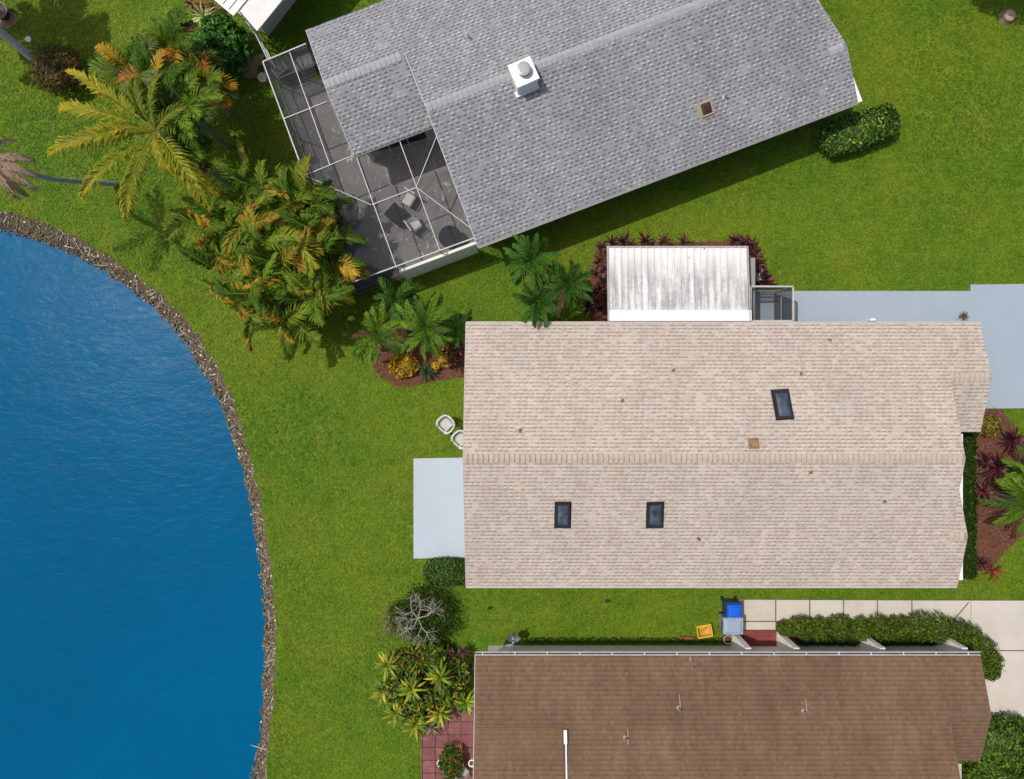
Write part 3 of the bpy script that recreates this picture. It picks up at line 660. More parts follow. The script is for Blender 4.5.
# patio furniture
def chair(loc, rz, label, colr=(.55, .55, .54), seatw=.55, name='patio_chair', group=None, bw=.5):
    c = empty(name, loc, label, 'chair', group); X = Matrix.Translation(loc) @ Matrix.Rotation(rz, 4, 'Z')
    fm = plain('chair_fabric', colr, .7, .08, 6)
    def pc(nm, boxes, mat=fm, par=c):
        m = MB()
        for (x, y, z, a, b, h) in boxes:
            q = X @ Vector((x, y, z)); m.box(q.x, q.y, q.z, a, b, h, rz)
        return m.build(nm, mat, par)
    pc('seat', [(0, 0, .42, seatw, seatw, .06), (0, 0, .465, seatw * .86, seatw * .86, .03)]); pc('backrest', [(0, -seatw / 2, .68, seatw, .06, .5)])
    for s in (-1, 1):
        pc('armrest', [(s * seatw / 2, .0, .62, .05, seatw, .03), (s * seatw / 2, seatw / 2 - .03, .5, .04, .04, .25)], DW)
        for t in (-1, 1): pc('leg', [(s * (seatw / 2 - .04), t * (seatw / 2 - .04), .235, .04, .04, .33)], DW)
    return c
zz = .08
chair((*cg(408, 199, .5), zz), R(150), 'light grey patio chair north-east of the dark square table in the enclosure')
chair((*cg(414, 224.5, .5), zz), R(-55), 'light grey patio chair south-east of the dark square table in the enclosure')
def square_table(loc, rz, s, label, col=(.018, .019, .025)):
    c = empty('patio_table', loc, label, 'table'); m = MB(); mt = plain('dark_table', col, .7, .2, spec=.08)
    m.box(loc[0], loc[1], loc[2] + .62, s, s, .04, rz); m.build('tabletop', mt, c)
    for sx in (-1, 1):
        for sy in (-1, 1):
            v = Matrix.Rotation(rz, 2) @ Vector((sx * s * .42, sy * s * .42)); m = MB(); m.box(loc[0] + v.x, loc[1] + v.y, loc[2] + .3, .04, .04, .6, rz); m.build('leg', mt, c)
square_table((*cg(395.5, 214, .6), zz), R(-42), .72, 'dark square patio table between two light chairs')
def round_table(loc, r, label, col):
    c = empty('round_table', loc, label, 'table'); m = MB(); mt = plain('round_top', col, .7, .2, spec=.1); m.lathe((loc[0], loc[1], loc[2] + .66), [(0, 0), (r, 0), (r, .04), (0, .041)], 28); m.build('tabletop', mt, c, smooth=False)
    for k in range(4):
        a_ = k * math.pi / 2 + .5; m = MB(); m.tube([(loc[0] + math.cos(a_) * r * .75, loc[1] + math.sin(a_) * r * .75, loc[2]), (loc[0] + math.cos(a_) * r * .4, loc[1] + math.sin(a_) * r * .4, loc[2] + .66)], .018, 6); m.build('leg', mt, c)
round_table((*cg(450, 237, .7), zz), .50, 'dark round table against the south screen beside the grey roof', (.022, .025, .035))
# sofa in the north end
def sofa(loc, rz, w_, label):
    c = empty('wicker_sofa', loc, label, 'sofa'); X = Matrix.Translation(loc) @ Matrix.Rotation(rz, 4, 'Z')
    def pc(nm, bs, mat):
        m = MB()
        for (x, y, z, a, b, h) in bs: q = X @ Vector((x, y, z)); m.box(q.x, q.y, q.z, a, b, h, rz)
        m.build(nm, mat, c)
    wm = plain('wicker', (.07, .065, .06), .8, .3, 30); fb = plain('cushion', (.30, .30, .29), .85, .25, 5)
    pc('frame', [(0, 0, .2, w_, .8, .3), (-w_ / 2, 0, .3, .1, .8, .5), (w_ / 2, 0, .3, .1, .8, .5)], wm); pc('backrest', [(0, .38, .5, w_, .1, .6)], wm)
    pc('seat_cushion', [(-w_ * .24, -.03, .42, w_ * .44, .68, .13)], fb); pc('seat_cushion', [(w_ * .24, -.03, .42, w_ * .44, .68, .13)], fb)
sofa((*cg(303, 63, .4), zz), ang, 1.0, 'grey cushioned wicker sofa at the north end of the enclosure')
chair((*cg(282, 72, .5), zz), ang + R(20), 'dark grey patio chair in the north corner of the enclosure beside the sofa', (.10, .10, .11), .6)
m_ = MB(); p = P(407, 163, .6); m_.lathe((p.x, p.y, .08), [(0, 0), (.09, 0), (.11, .3), (.07, .42), (0, .44)], 12); tag(m_.build('gas_canister', plain('red_plastic', (.5, .03, .04), .4), org=(p.x, p.y, .08), smooth=True), 'small red canister standing in the shade beside the grey house wall', 'canister')

# ================================================================ BROWN ROOF HOUSE
br = empty('brown_house', (8.5, -16, 0), 'house with a brown shingle roof and white gutter along the bottom of the picture', 'house')
ex = PX(980.5, E); nx0 = PX(475.5, E); nyn = PY(655, E); nys = nyn - 11.2
exs = [(17.85, ex, 'n')]; exts_half[exs[0]] = (nyn - PY(761, E)) / 2
roofn, hrn, ymn = gable_house(br, idt, nx0, 17.85, nyn, nys, E, K, exs, BROWN, plain('brown_cap', (.14, .090, .062), .85, .15, 5, spec=.2, fine=.15), dict(pitch=.22, wd=.15, gap=.01, rise=.008), overhang=(.55, .45), wallmat=plain('cream_stucco', (.84, .80, .70), .8, .06, 2))
nz = lambda x, y: hrn - K * abs(y - ymn)
m_ = MB(); gy = nyn + .06
m_.bar((nx0, gy + .065, E - .03), (ex, gy + .065, E - .03), .022, .10); m_.bar((nx0, gy - .05, E - .02), (ex, gy - .05, E - .02), .022, .10)
for x in [nx0 + .3 + i * 1.35 for i in range(16)]: m_.bar((x, gy - .06, E + .018), (x, gy + .07, E + .018), .035, .012)
gu = m_.build('gutter', plain('gutter_white', (.60, .59, .57), .6), br)
m_ = MB(); m_.box((nx0 + ex) / 2, gy, E - .09, ex - nx0, .12, .02); m_.build('gutter_bed', plain('gutter_dark', (.06, .055, .05), .9, .3, 5), gu)  # dark channel floor between the two gutter lips
m_ = MB(); m_.bar((nx0 - .02, nyn, E - .06), (nx0 - .02, ymn, hrn - .06), .025, .12); m_.build('rake_trim', RKT, br)
m_ = MB(); m_.box(18.3, PY(790, 2.5) - 1, 2.46, 1.1, 4.2, .10); m_.build('eave_trim', plain('greyed_white', (.42, .40, .36), .6), br)
for x in (10.05, 12.1, 15.75, 19.25):
    m_ = MB(); y1 = nyn + .10; y0 = nyn - .6
    m_.box(x, (y0 + y1) / 2, 1.05, .24, y1 - y0, 2.1); m_.build('wing_wall', plain('pale_wing_wall', (.80, .77, .70), .7), br)
for px, py in ((693.5, 668), (680, 711), (806, 714), (626.5, 741)):
    vent(br, nz, px, py, .26, .032, plain('vent_grey', (.30, .28, .26), .6)); p = P(px, py - 3, 3.2); x_ = p.x; y_ = p.y; m_ = MB()
    l_ = min(.52, nyn - .04 - y_); q = [(x_ - .03, y_ - .04), (x_ + .03, y_ - .04), (x_ + .015, y_ + l_), (x_ - .02, y_ + l_)]; m_.face([(a, b, nz(a, b) + .006) for a, b in q]); m_.build('wash_streak', plain('pale_streak', (.27, .20, .155), .9, .2, 6), br)
# low rear roof section with its white edge pipe
m_ = MB(); xa, xb, ya, yb = nx0 + .06, PX(563, 3.8), PY(727, 3.45), PY(812, 4.0)
q = [(xa, ya), (xa, yb), (xb, yb), (xb, ya)]
slope(m_, [(x, y, nz(x, y) + .03) for x, y in q], (1, 0), .025); m_.build('relaid_shingle_field', BROWNB, br)
m_ = MB(); x = PX(566, 3.75); m_.bar((x, PY(729, 3.5), nz(x, PY(729, 3.5)) + .07), (x, yb, nz(x, yb) + .07), .06, .08); m_.bar((x - .02, PY(729, 3.5), nz(x, PY(729, 3.5)) + .10), (x - .02, PY(741, 3.5), nz(x, PY(741, 3.5)) + .10), .13, .12); m_.build('edge_pipe', ALU, br)
m_ = MB(); m_.bar((x - .075, PY(733, 3.5), nz(x, PY(733, 3.5)) + .045), (x - .075, yb, nz(x, yb) + .045), .05, .04); m_.build('pipe_bracket', plain('rust', (.10, .045, .03), .8), br)

# ================================================================ WHITE PORCH (top left) and rail fence
WH = 2.6
po = empty('white_porch', (*cg(270, -30, 0), 0), 'white flat roofed porch with slatted side at the top edge left of the grey roof', 'porch')
m_ = MB(); q = [cg(*a, WH) for a in ((239, 10), (257, 31), (322, -49), (304, -70))]; m_.prism(ccw(q), WH - .1, WH); m_.build('roof_panel', plain('porch_white', (.60, .60, .58), .5, .05), po)
m_ = MB(); a, b = Vector((*cg(216, 0, WH), WH)), Vector((*cg(234.5, 15.5, WH), WH)); dr_ = (Vector((*cg(304, -70, WH), WH)) - Vector((*cg(239, 10, WH), WH))).normalized()
for k in range(6):
    s = a.lerp(b, (k + .5) / 6); m_.bar(s + Vector((0, 0, (.05 if k % 2 else .0))), s + dr_ * 5 + Vector((0, 0, (.05 if k % 2 else 0))), (.20 if k % 2 else .09), .05)
m_.bar(a, b, .10, .12); m_.build('slat', WHITE, po)
m_ = MB(); q = [cg(*x, 0) for x in ((232, 0), (249, 17), (262, 26), (318, -45), (285, -70), (255, -30))]
m_.prism(ccw([tuple(Vector(x)) for x in [cg(*y, 0) for y in ((255, 20), (268, 37), (318, -28), (300, -50))]]), 0, 2.45); m_.build('wall', WALL, po)
fe = empty('rail_fence', (*cg(255, 40, 0), 0), 'narrow white metal rail fence running from the porch to the enclosure corner', 'fence')
FH = 1.5; fpts = [cg(238, 11.5, FH), cg(250, 25, FH), cg(255, 33, FH), cg(268, 60, FH)]
m_ = MB()
for a, b in zip(fpts, fpts[1:]):
    for z in (FH, .8, .15): m_ = MB(); m_.bar((*a, z), (*b, z), .04, .04); m_.build('rail', CALU, fe)
for a in fpts: m_ = MB(); m_.bar((*a, 0), (*a, FH - .03), .06); m_.build('post', ALU, fe)

# ================================================================ PLANTS
def lerp(a, b, t): return tuple(x + (y - x) * t for x, y in zip(a, b))
def frond(mb, base, az, L, e0, e1, ll, lw, nl, colA, colB, rg, droop=.5, vee=.35, t0=.12, roll=0, rachis=(.12, .15, .03), stem=.02, sweep=.7, curl=0):
    """feather leaf: rachis bends from elevation e0 to e1 (radians); leaflets taper to both ends"""
    n = 12; pts = [Vector(base)]; dirs = []; ds = L / n; a = az
    for i in range(n):
        e = e0 + (e1 - e0) * ((i + .5) / n) ** 1.15; a += curl / n; d = Vector((math.cos(a) * math.cos(e), math.sin(a) * math.cos(e), math.sin(e))); dirs.append(d); pts.append(pts[-1] + d * ds)
    mb.tube(pts, [stem * (1 - .8 * i / n) for i in range(n + 1)], 4, rachis, cap=False)
    for j in range(nl):
        t = t0 + (1 - t0) * (j + rg.uniform(0, .8)) / nl; k = min(n - 1, int(t * n)); f = t * n - k; p = pts[k].lerp(pts[k + 1], f); d = dirs[k]
        side0 = d.cross(Vector((0, 0, 1))).normalized(); up = side0.cross(d).normalized()
        s_ = math.sin(math.pi * min(1, (t - t0) / (1 - t0) * .82 + .14)) ** .7
        for s in (1, -1):
            l = ll * s_ * rg.uniform(.8, 1.12); va = vee + rg.uniform(-.15, .15) + roll * s
            fw = sweep + .5 * t + rg.uniform(-.12, .12)
            dd = (side0 * s * math.cos(va) + up * math.sin(va)); dd = (dd * math.cos(fw) + d * math.sin(fw)).normalized()
            w_ = (d * math.cos(fw) - side0 * s * math.sin(fw)).normalized() * lw / 2
            q1 = p + dd * l * .5; d2 = (dd - Vector((0, 0, droop * rg.uniform(.6, 1.4)))).normalized(); q2 = q1 + d2 * l * .5
            c = lerp(colA, colB, min(1, max(0, t * .6 + rg.uniform(-.25, .45)))); j_ = rg.uniform(.78, 1.22); c = tuple(x * j_ for x in c)
            mb.face([p - w_ * .5, p + w_ * .5, q1 + w_, q1 - w_], c); mb.face([q1 - w_, q1 + w_, q2], c)
def palm(name, base, crown, label, cat, group, fronds, rg, trunk_r=.09, trunk_col=(.22, .19, .15), stems=None, **kw):
    """fronds: list of dict(az,L,e0,e1,...,A,B,dead)"""
    root = empty(name, base, label, cat, group)
    t = MB(); b = Vector(base); c = Vector(crown); 
    for (sb, sc_, r) in (stems or [(b, c, trunk_r)]):
        sb = Vector(sb); sc_ = Vector(sc_); pts = [sb.lerp(sc_, k / 8) + Vector((0, 0, 0)) for k in range(9)]
        t.tube(pts, [r * (1.25 - .35 * k / 8) * (1.08 if k % 2 else .95) for k in range(9)], 8, trunk_col)
    t.build('trunk', BARK, root)
    g = MB(); dds = []
    for f in fronds:
        f = dict(f); dead = f.pop('dead', False); bs = f.pop('base', c); az = f.pop('az'); m = g
        if dead: m = MB(); dds.append(m)
        frond(m, bs, az, f.pop('L'), f.pop('e0'), f.pop('e1'), f.pop('ll'), f.pop('lw'), f.pop('nl'), f.pop('A'), f.pop('B'), rg, **f)
    g.build('crown', LEAF, root)
    for d_ in dds: d_.build('dead_frond', LEAF, root)
    return root
GD, GM, GL = (.032, .078, .007), (.095, .185, .014), (.20, .30, .028)
YE, OR, OR2, BRN = (.36, .32, .03), (.52, .21, .018), (.62, .32, .04), (.15, .085, .045)

# --- areca clump: every crown its own palm
ar = [(250, 190, 3.3, 'with upright green fronds at the northern tip of the lakeside clump'), (297, 198, 3.6, 'beside the enclosure frame at the north-east of the lakeside clump'),
      (312, 205, 2.8, 'leaning over the enclosure screen at the east of the lakeside clump'), (214, 222, 3.0, 'with yellowing tips at the north-west corner of the lakeside clump'),
      (258, 232, 3.9, 'in the upper middle of the lakeside clump'), (304, 245, 3.9, 'in the right middle of the lakeside clump'), (334, 258, 3.1, 'with orange tips overhanging the enclosure south corner'),
      (222, 266, 3.2, 'on the lake side of the clump with orange lower fronds'), (268, 280, 3.7, 'in the lower middle of the lakeside clump'), (312, 290, 3.3, 'at the south-east of the lakeside clump'),
      (243, 308, 2.8, 'at the south-west foot of the lakeside clump by the stones'), (288, 318, 2.7, 'with drooping orange fronds at the southern tip of the lakeside clump')]
for i, (px, py, h, lb) in enumerate(ar):
    rg = random.Random(100 + i); c = P(px, py, h); base = (c.x + rg.uniform(-.2, .2), c.y + rg.uniform(-.2, .2), 0)
    if i in (2, 6): base = (P(px, py, 0).x - .5, P(px, py, 0).y - .3, 0)
    base = (c.x - (c.x * .0), c.y, 0); stems = []; fr = []
    if i in (2, 6): base = (c.x - 1.0, c.y - .4, 0)
    n = 17
    for k in range(n):
        az = k * 2.4 + rg.uniform(-.4, .4); u = k / n
        e0 = 1.2 - .9 * u + rg.uniform(-.1, .1); e1 = e0 - rg.uniform(1.0, 1.7); dead = (u > .55 and rg.random() < .30) or rg.random() < .06
        A, B = (lerp(GD, GM, rg.random()), lerp(GM, GL, rg.random()))
        if rg.random() < .3: A, B = GD, GM
        if rg.random() < .3: A, B = GM, lerp(GL, YE, rg.random() * .5)
        if rg.random() < .2: B = lerp(YE, OR2, rg.random())
        if dead: A, B = rg.choice([(YE, OR), (OR, OR2), (OR, BRN), (OR2, YE)])
        off = Vector((rg.uniform(-.55, .55), rg.uniform(-.55, .55), -1.0 * u * rg.random()))
        fr.append(dict(az=az, L=rg.uniform(1.2, 1.9) * (.8 if dead else 1), e0=e0, e1=e1, ll=rg.uniform(.48, .70), lw=.070, nl=21, A=A, B=B, dead=dead, base=c + off, droop=rg.uniform(.3, 1.1), vee=rg.uniform(.1, .6), roll=rg.uniform(-.9, .9), rachis=lerp((.34, .40, .08), (.55, .42, .08), rg.random()), stem=.026, sweep=rg.uniform(.5, .9), curl=rg.uniform(-1.3, 1.3)))
    for k in range(4): stems.append(((base[0] + rg.uniform(-.3, .3), base[1] + rg.uniform(-.3, .3), 0), c + Vector((rg.uniform(-.2, .2), rg.uniform(-.2, .2), -.3)), .045))
    palm('areca_palm', base, c, 'areca palm ' + lb, 'palm', 'areca palms clumped by the screen enclosure', fr, rg, stems=stems, trunk_col=(.16, .16, .08))

# --- big yellow coconut palm
rg = random.Random(41); cA = P(157, 132, 5.0); tips = [((68, 110), 0), ((66, 163), 0), ((88, 168), 0), ((90, 70), 0), ((108, 216), 0), ((146, 220), 0), ((230, 192), 0), ((205, 205), 0), ((170, 178), 1), ((138, 96), 1), ((105, 135), 1), ((196, 120), 1), ((165, 84), 1)]
fr = []
for (tx, ty), short in tips:
    tp = P(tx, ty, 4.4); dx, dy = tp.x - cA.x, tp.y - cA.y; hd = math.hypot(dx, dy); L = hd * 1.15 + .15
    yel = lerp((.34, .34, .014), (.62, .48, .03), rg.random()) if ty > 124 or tx < 100 else (.09, .15, .012)
    fr.append(dict(az=math.atan2(dy, dx), L=L, e0=rg.uniform(.55, .8) if not short else .95, e1=rg.uniform(-1.0, -.7), ll=.84 if not short else .66, lw=.066, nl=40 if not short else 26, A=lerp(yel, (.08, .16, .012), .75), B=lerp(yel, (.50, .38, .05), .4), droop=1.1, vee=rg.uniform(.0, .5), roll=rg.uniform(-.7, .7), rachis=(.46, .42, .06), stem=.035, sweep=rg.uniform(.5, .8), t0=.2, curl=rg.uniform(-.55, .55)))
palm('coconut_palm', (cA.x + .7, cA.y - .5, 0), cA, 'tall coconut palm with long yellow fronds spreading towards the lake', 'palm', None, fr, rg, .13, (.24, .22, .19))
# --- darker green palms behind it
def spray(rg, n, L, cols, dead_p=0, ll=.5, lw=.05, nl=26, e=(1.15, .2), drop=(.9, 1.5), spread=.15, stem=.018, sweep=.5, droop=.6, deadcols=None, vee=.3):
    o = []
    for k in range(n):
        u = k / n; A, B = rg.choice(cols); dead = rg.random() < dead_p * (u + .3)
        if dead: A, B = rg.choice(deadcols or [(OR, BRN), (YE, OR), (BRN, (.08, .05, .03))])
        e0 = e[0] + (e[1] - e[0]) * u
        o.append(dict(az=k * 2.4 + rg.uniform(-.3, .3), L=L * rg.uniform(.8, 1.15), e0=e0, e1=e0 - rg.uniform(*drop), ll=ll * rg.uniform(.85, 1.1), lw=lw, nl=nl, A=A, B=B, dead=dead, droop=droop * rg.uniform(.7, 1.3), vee=vee, roll=rg.uniform(-.3, .3), stem=stem, sweep=sweep, rachis=tuple(x * 1.4 for x in A), curl=rg.uniform(-.9, .9)))
    return o
gd = [(GD, GM), (GM, GL), ((.07, .11, .02), (.18, .22, .05))]
for i, (px, py, h, n, L, dp, lb) in enumerate([(130, 70, 3.8, 19, 1.6, .15, 'green feathery palm on the lake side of the tall clump near the round russet shrub'), (172, 46, 3.6, 18, 1.5, .35, 'palm with orange old fronds at the top of the tall clump beside the glossy shrub'),
                                               (182, 108, 4.6, 20, 1.7, .08, 'green palm crowded against the yellow coconut palm on its house side'), (156, 84, 4.6, 18, 1.6, .1, 'dense green palm in the middle of the tall clump'), (204, 86, 3.0, 18, 1.4, .6, 'palm with mostly brown and orange fronds on the house side of the tall clump'), (188, 150, 3.2, 12, 1.2, .3, 'low palm under the yellow fronds on the lawn side')]):
    rg = random.Random(200 + i); c = P(px, py, h); palm('clump_palm', (c.x, c.y, 0), c, lb, 'palm', 'green palms behind the coconut palm', spray(rg, n, L, gd, dp, ll=.58, lw=.068, nl=20), rg, .08)
# --- palm at the left frame edge: bare trunk and dead fronds
rg = random.Random(51); c = P(-12, 158, 6.4); b = P(116, 184, 0); pts = [b, P(84, 182, 1.5), P(50, 179, 3.1), P(15, 169, 5.0), c]
root = empty('leaning_palm', b, 'leaning grey palm trunk ending in brown hanging fronds at the left edge', 'palm'); t = MB(); t.tube(pts, [.12, .11, .10, .10, .10], 10, (.42, .42, .41)); t.build('trunk', BARK, root)
g = MB()
for az, L, e0, e1, dead in ((-.62, 1.9, .2, -1.0, 1), (-.35, 1.7, .3, -.9, 1), (.05, 1.5, .2, -.9, 1), (-.95, 1.7, -.1, -1.1, 1), (1.6, 1.9, .5, -.6, 0), (2.6, 2.4, .6, -.5, 0), (3.6, 2.4, .6, -.6, 0), (4.6, 2.2, .5, -.8, 0), (2.0, 2.0, .9, -.4, 0), (5.2, 1.7, .2, -1.1, 1), (1.1, 1.3, -.1, -1.2, 1)):
    dd = MB() if dead else g
    frond(dd, c, az, L, e0, e1, .55, .035, 30, (.32, .20, .13) if dead else (.14, .18, .02), (.50, .36, .27) if dead else (.28, .28, .03), rg, droop=1.1 if dead else .6, vee=.1 if dead else .3, rachis=(.5, .4, .3) if dead else (.4, .38, .06), stem=.03, sweep=.9 if dead else .6)
    if dead: dd.build('dead_frond', LEAF, root)
p_ = MB(); p_.lathe(c, [(.0, -.2), (.14, -.15), (.18, .1), (.10, .35), (0, .5)], 10, (.35, .36, .05)); p_.build('crown_shaft', BARK, root, smooth=True)
g.build('crown', LEAF, root)
# --- tall palm top-left corner, its crown stands outside the picture
rg = random.Random(52); b = P(46, 69, 0); c = Vector((-23.4, 16.9, 6.2))
palm('tall_palm', b, c, 'smooth grey palm trunk rising out of the round russet shrub towards the corner', 'palm', None, spray(rg, 26, 2.5, [(GM, GL), (GM, YE)], .1, ll=.85, lw=.09, nl=40, e=(1.1, .1)), rg, .14, (.50, .49, .46))
# --- off-frame tree NE whose shade reaches the lawn corner
# bush / hedge builders
def leaf(mb, p, n, s, col, rg, asp=.5):
    n = n.normalized(); a = Vector((rg.uniform(-1, 1), rg.uniform(-1, 1), rg.uniform(-1, 1))); x = n.cross(a)
    if x.length < 1e-3: return
    x.normalize(); y = n.cross(x); s *= rg.uniform(.7, 1.3); b = s * asp
    k = n * s * .18
    mb.face([p - x * s, p - y * b + k, p + x * s - k * .5, p + y * b + k], col)
def pick(cols, rg):
    c = rg.choice(cols); j = rg.uniform(.65, 1.35); return tuple(x * j for x in c)
def lump(v, seed): return noise.noise(v * 1.6 + Vector((seed, 0, 0))) * .5 + noise.noise(v * 4 + Vector((0, seed, 0))) * .3
def bushmesh(c, r, n, s, cols, rg, asp=.5, seed=0, rough=.35, accent=None, accp=.0, flat=0):
    """leaves through a lumpy ellipsoid volume, c = ground centre, r = (rx, ry, rz)"""
    mb = MB(); c = Vector(c)
    for i in range(n):
        d = Vector((rg.gauss(0, 1), rg.gauss(0, 1), rg.gauss(0, 1))); d.normalize(); d.z = abs(d.z) * (1 if rg.random() < .93 else -.3)
        k = 1 + rough * lump(Vector((d.x, d.y, d.z)) * 1.3, seed); k *= rg.uniform(.72, 1.04)
        if flat: # superellipse box-like hedge
            m = max(abs(d.x), abs(d.y), abs(d.z)); d2 = d / (m ** .55 if m > 0 else 1)
        else: d2 = d
        p = c + Vector((d2.x * r[0] * k, d2.y * r[1] * k, max(.03, r[2] * .45 + d2.z * r[2] * .55 * k)))
        nn = (d + Vector((rg.uniform(-.7, .7), rg.uniform(-.7, .7), rg.uniform(-.2, .9))))
        leaf(mb, p, nn, s, pick(accent, rg) if accent and rg.random() < accp else pick(cols, rg), rg, asp)
    return mb
GREENS = [(.040, .082, .008), (.07, .13, .010), (.10, .165, .012), (.022, .048, .006)]
def shrub(name, px, py, r, h, label, cat='shrub', n=900, s=.08, cols=GREENS, seed=1, group=None, mat=None, rz=0, **kw):
    rg = random.Random(seed); b = P(px, py, h * .6); b.z = 0; root = empty(name, b, label, cat, group)
    mb = bushmesh((0, 0, 0), (r[0], r[1], h), n, s, cols, rg, seed=seed, **kw)
    m = Matrix.Rotation(rz, 4, 'Z'); mb.v = [tuple(m @ Vector(v) + b) for v in mb.v]
    mb.build('foliage', mat or LEAFG, root)
    core = MB()
    for k in range(9):
        d = Vector((rg.uniform(-.7, .7) * r[0], rg.uniform(-.7, .7) * r[1], h * rg.uniform(.6, .85))); q = m @ d + b
        core.tube([(b.x + (q.x - b.x) * .15, b.y + (q.y - b.y) * .15, 0), b.lerp(q, .6) + Vector((0, 0, .1)), q], [.03, .02, .008], 5, (.12, .09, .06))
    core.build('stem', BARK, root); return root
shrub('box_hedge', 446, 572, (.98, .62), 1.0, 'small dark clipped hedge between the pale patio slab and the beige house', 'hedge', 4200, .065, [(.025, .06, .007), (.045, .10, .010), (.065, .13, .014)], 11, flat=1, rough=.12)
shrub('oval_hedge', 860.5, 129.5, (1.78, .80), 1.15, 'oval glossy hedge standing off the corner of the grey roof', 'hedge', 7000, .08, [(.04, .10, .012), (.07, .15, .015), (.11, .20, .02), (.025, .065, .01)], 12, flat=1, rough=.14, rz=ang - R(2), accent=[(.30, .36, .05)], accp=.05)
shrub('glossy_shrub', 220, 46, (1.15, 1.3), 2.0, 'bright green broadleaf shrub beside the white porch', 'shrub', 3600, .13, [(.03, .12, .012), (.06, .20, .02), (.02, .07, .01), (.09, .24, .03)], 13, rough=.6)
shrub('russet_shrub', 56, 68, (1.12, 1.12), 1.6, 'round russet and olive shrub wrapped around the palm trunk foot', 'shrub', 3200, .10, [(.10, .075, .012), (.06, .06, .012), (.15, .10, .015), (.04, .03, .015)], 14, rough=.4, asp=.22, accent=[(.36, .08, .02), (.30, .18, .02)], accp=.06)
shrub('corner_shrub', 1001, 752, (1.5, 1.55), 1.3, 'large leafy green shrub in the bottom right corner below the concrete pad', 'shrub', 5200, .10, GREENS + [(.10, .18, .02)], 15, rough=.5)
shrub('corner_shrub', 985, 790, (1.2, 1.2), 1.1, 'green shrub touching the bottom edge beside the brown roof gable', 'shrub', 2600, .10, GREENS, 16, rough=.5)
# --- hedge along the walk of the brown roofed house (pieces of one continuous hedge)
root = empty('walk_hedge', P(880, 632, 0), 'long loose green hedge between the concrete walk and the brown roofed house', 'hedge'); rg = random.Random(21); mb = MB(); stm = MB()
path = [(785, 628, .34), (800, 626, .5), (820, 628, .5), (840, 627, .58), (860, 628, .55), (880, 627, .6), (900, 628, .62), (920, 627, .68), (938, 628, .68), (955, 632, .7), (970, 638, .68), (980, 648, .66), (986, 660, .6), (988, 670, .45)]
for k, (px, py, r) in enumerate(path):
    c = P(px, py, .6); c.z = 0; q = bushmesh(c, (r * 1.05, r * .95, 1.15 + .2 * math.sin(k * 1.7)), 1000, .075, [(.06, .12, .012), (.10, .18, .018), (.15, .21, .02), (.035, .06, .01)], rg, seed=k, rough=.6, accent=[(.30, .28, .04), (.20, .13, .03)], accp=.09, asp=.3); mb.v_off = 0
    for f, cc in zip(q.f, q.c): mb.face([q.v[i] for i in f], cc)
    stm.tube([c, c + Vector((rg.uniform(-.2, .2), rg.uniform(-.2, .2), .8))], [.03, .01], 5, (.12, .09, .06))
mb.build('foliage', LEAF, root); stm.build('stem', BARK, root)
root = empty('shade_planting', P(870, 643, 0), 'dark low planting in the shade under the white gutter between the wing walls', 'plants'); mb = MB(); rg = random.Random(22)
for k in range(12):
    c = P(806 + k * 11.5, 641, .3); c.z = 0; q = bushmesh(c, (.34, .22, .5), 260, .06, [(.02, .05, .012), (.035, .075, .015)], rg, seed=k, asp=.35)
    for f, cc in zip(q.f, q.c): mb.face([q.v[i] for i in f], cc)
mb.build('foliage', LEAF, root)
root = empty('low_border', P(600, 641, 0), 'narrow dark green border along the foot of the brown roofed house', 'plants'); mb = MB()
for k in range(20):
    c = P(530 + k * 10.4, 641, .2); c.z = 0; q = bushmesh(c, (.3, .14, .25), 90, .05, [(.03, .07, .012), (.05, .10, .015)], rg, seed=k, asp=.3)
    for f, cc in zip(q.f, q.c): mb.face([q.v[i] for i in f], cc)
mb.build('foliage', LEAF, root)
# --- ferny strip by the beige house east end
root = empty('foundation_hedge', P(971, 505, 0), 'narrow dark green foundation hedge along the east gable of the beige house', 'hedge'); mb = MB(); rg = random.Random(23)
for k in range(24):
    c = P(968 + rg.uniform(-1, 1), 436 + k * 6.0, .4); c.z = 0; q = bushmesh(c, (.38, .24, .7), 330, .075, [(.018, .042, .007), (.03, .065, .009), (.05, .09, .014)], rg, seed=k, asp=.3, rough=.5, accent=[(.12, .17, .03)], accp=.05)
    for f, cc in zip(q.f, q.c): mb.face([q.v[i] for i in f], cc)
mb.build('foliage', LEAF, root)

# --- pygmy date palms
pd = [((.028, .085, .010), (.06, .16, .018)), ((.04, .11, .012), (.09, .20, .025)), ((.022, .065, .010), (.04, .11, .014))]
pdl = [((.07, .16, .012), (.14, .26, .022)), ((.09, .19, .012), (.20, .30, .03)), ((.05, .10, .02), (.10, .17, .03))]
def pygmy(px, py, h, label, seed, L=1.35, n=20, cols=pd, group='feathery date palms round the beige house', ll=.26, e=(1.2, -.1)):
    rg = random.Random(seed); c = P(px, py, h)
    palm('date_palm', (c.x, c.y, 0), c, label, 'palm', group, spray(rg, n, L, cols, 0.02, ll=ll * 1.4, lw=.042, nl=17, e=e, drop=(1.0, 1.9), stem=.012, sweep=.78, droop=.45, vee=.3), rg, .08, (.13, .10, .07))
pygmy(531, 262, 3.2, 'deep green date palm nearest the grey roof in the gap between the houses', 31, 1.35)
pygmy(568, 284, 3.0, 'deep green date palm beside the dark red cordylines west of the white awning', 32, 1.25)
pygmy(537, 303, 2.8, 'deep green date palm whose fronds reach over the beige roof edge', 33, 1.15, 20)
pygmy(378, 335, 2.2, 'lighter green date palm at the left of the curved mulch bed', 34, 1.45, 22, pdl)
pygmy(426, 328, 2.4, 'lighter green date palm in the middle of the curved mulch bed', 35, 1.5, 24, pdl)
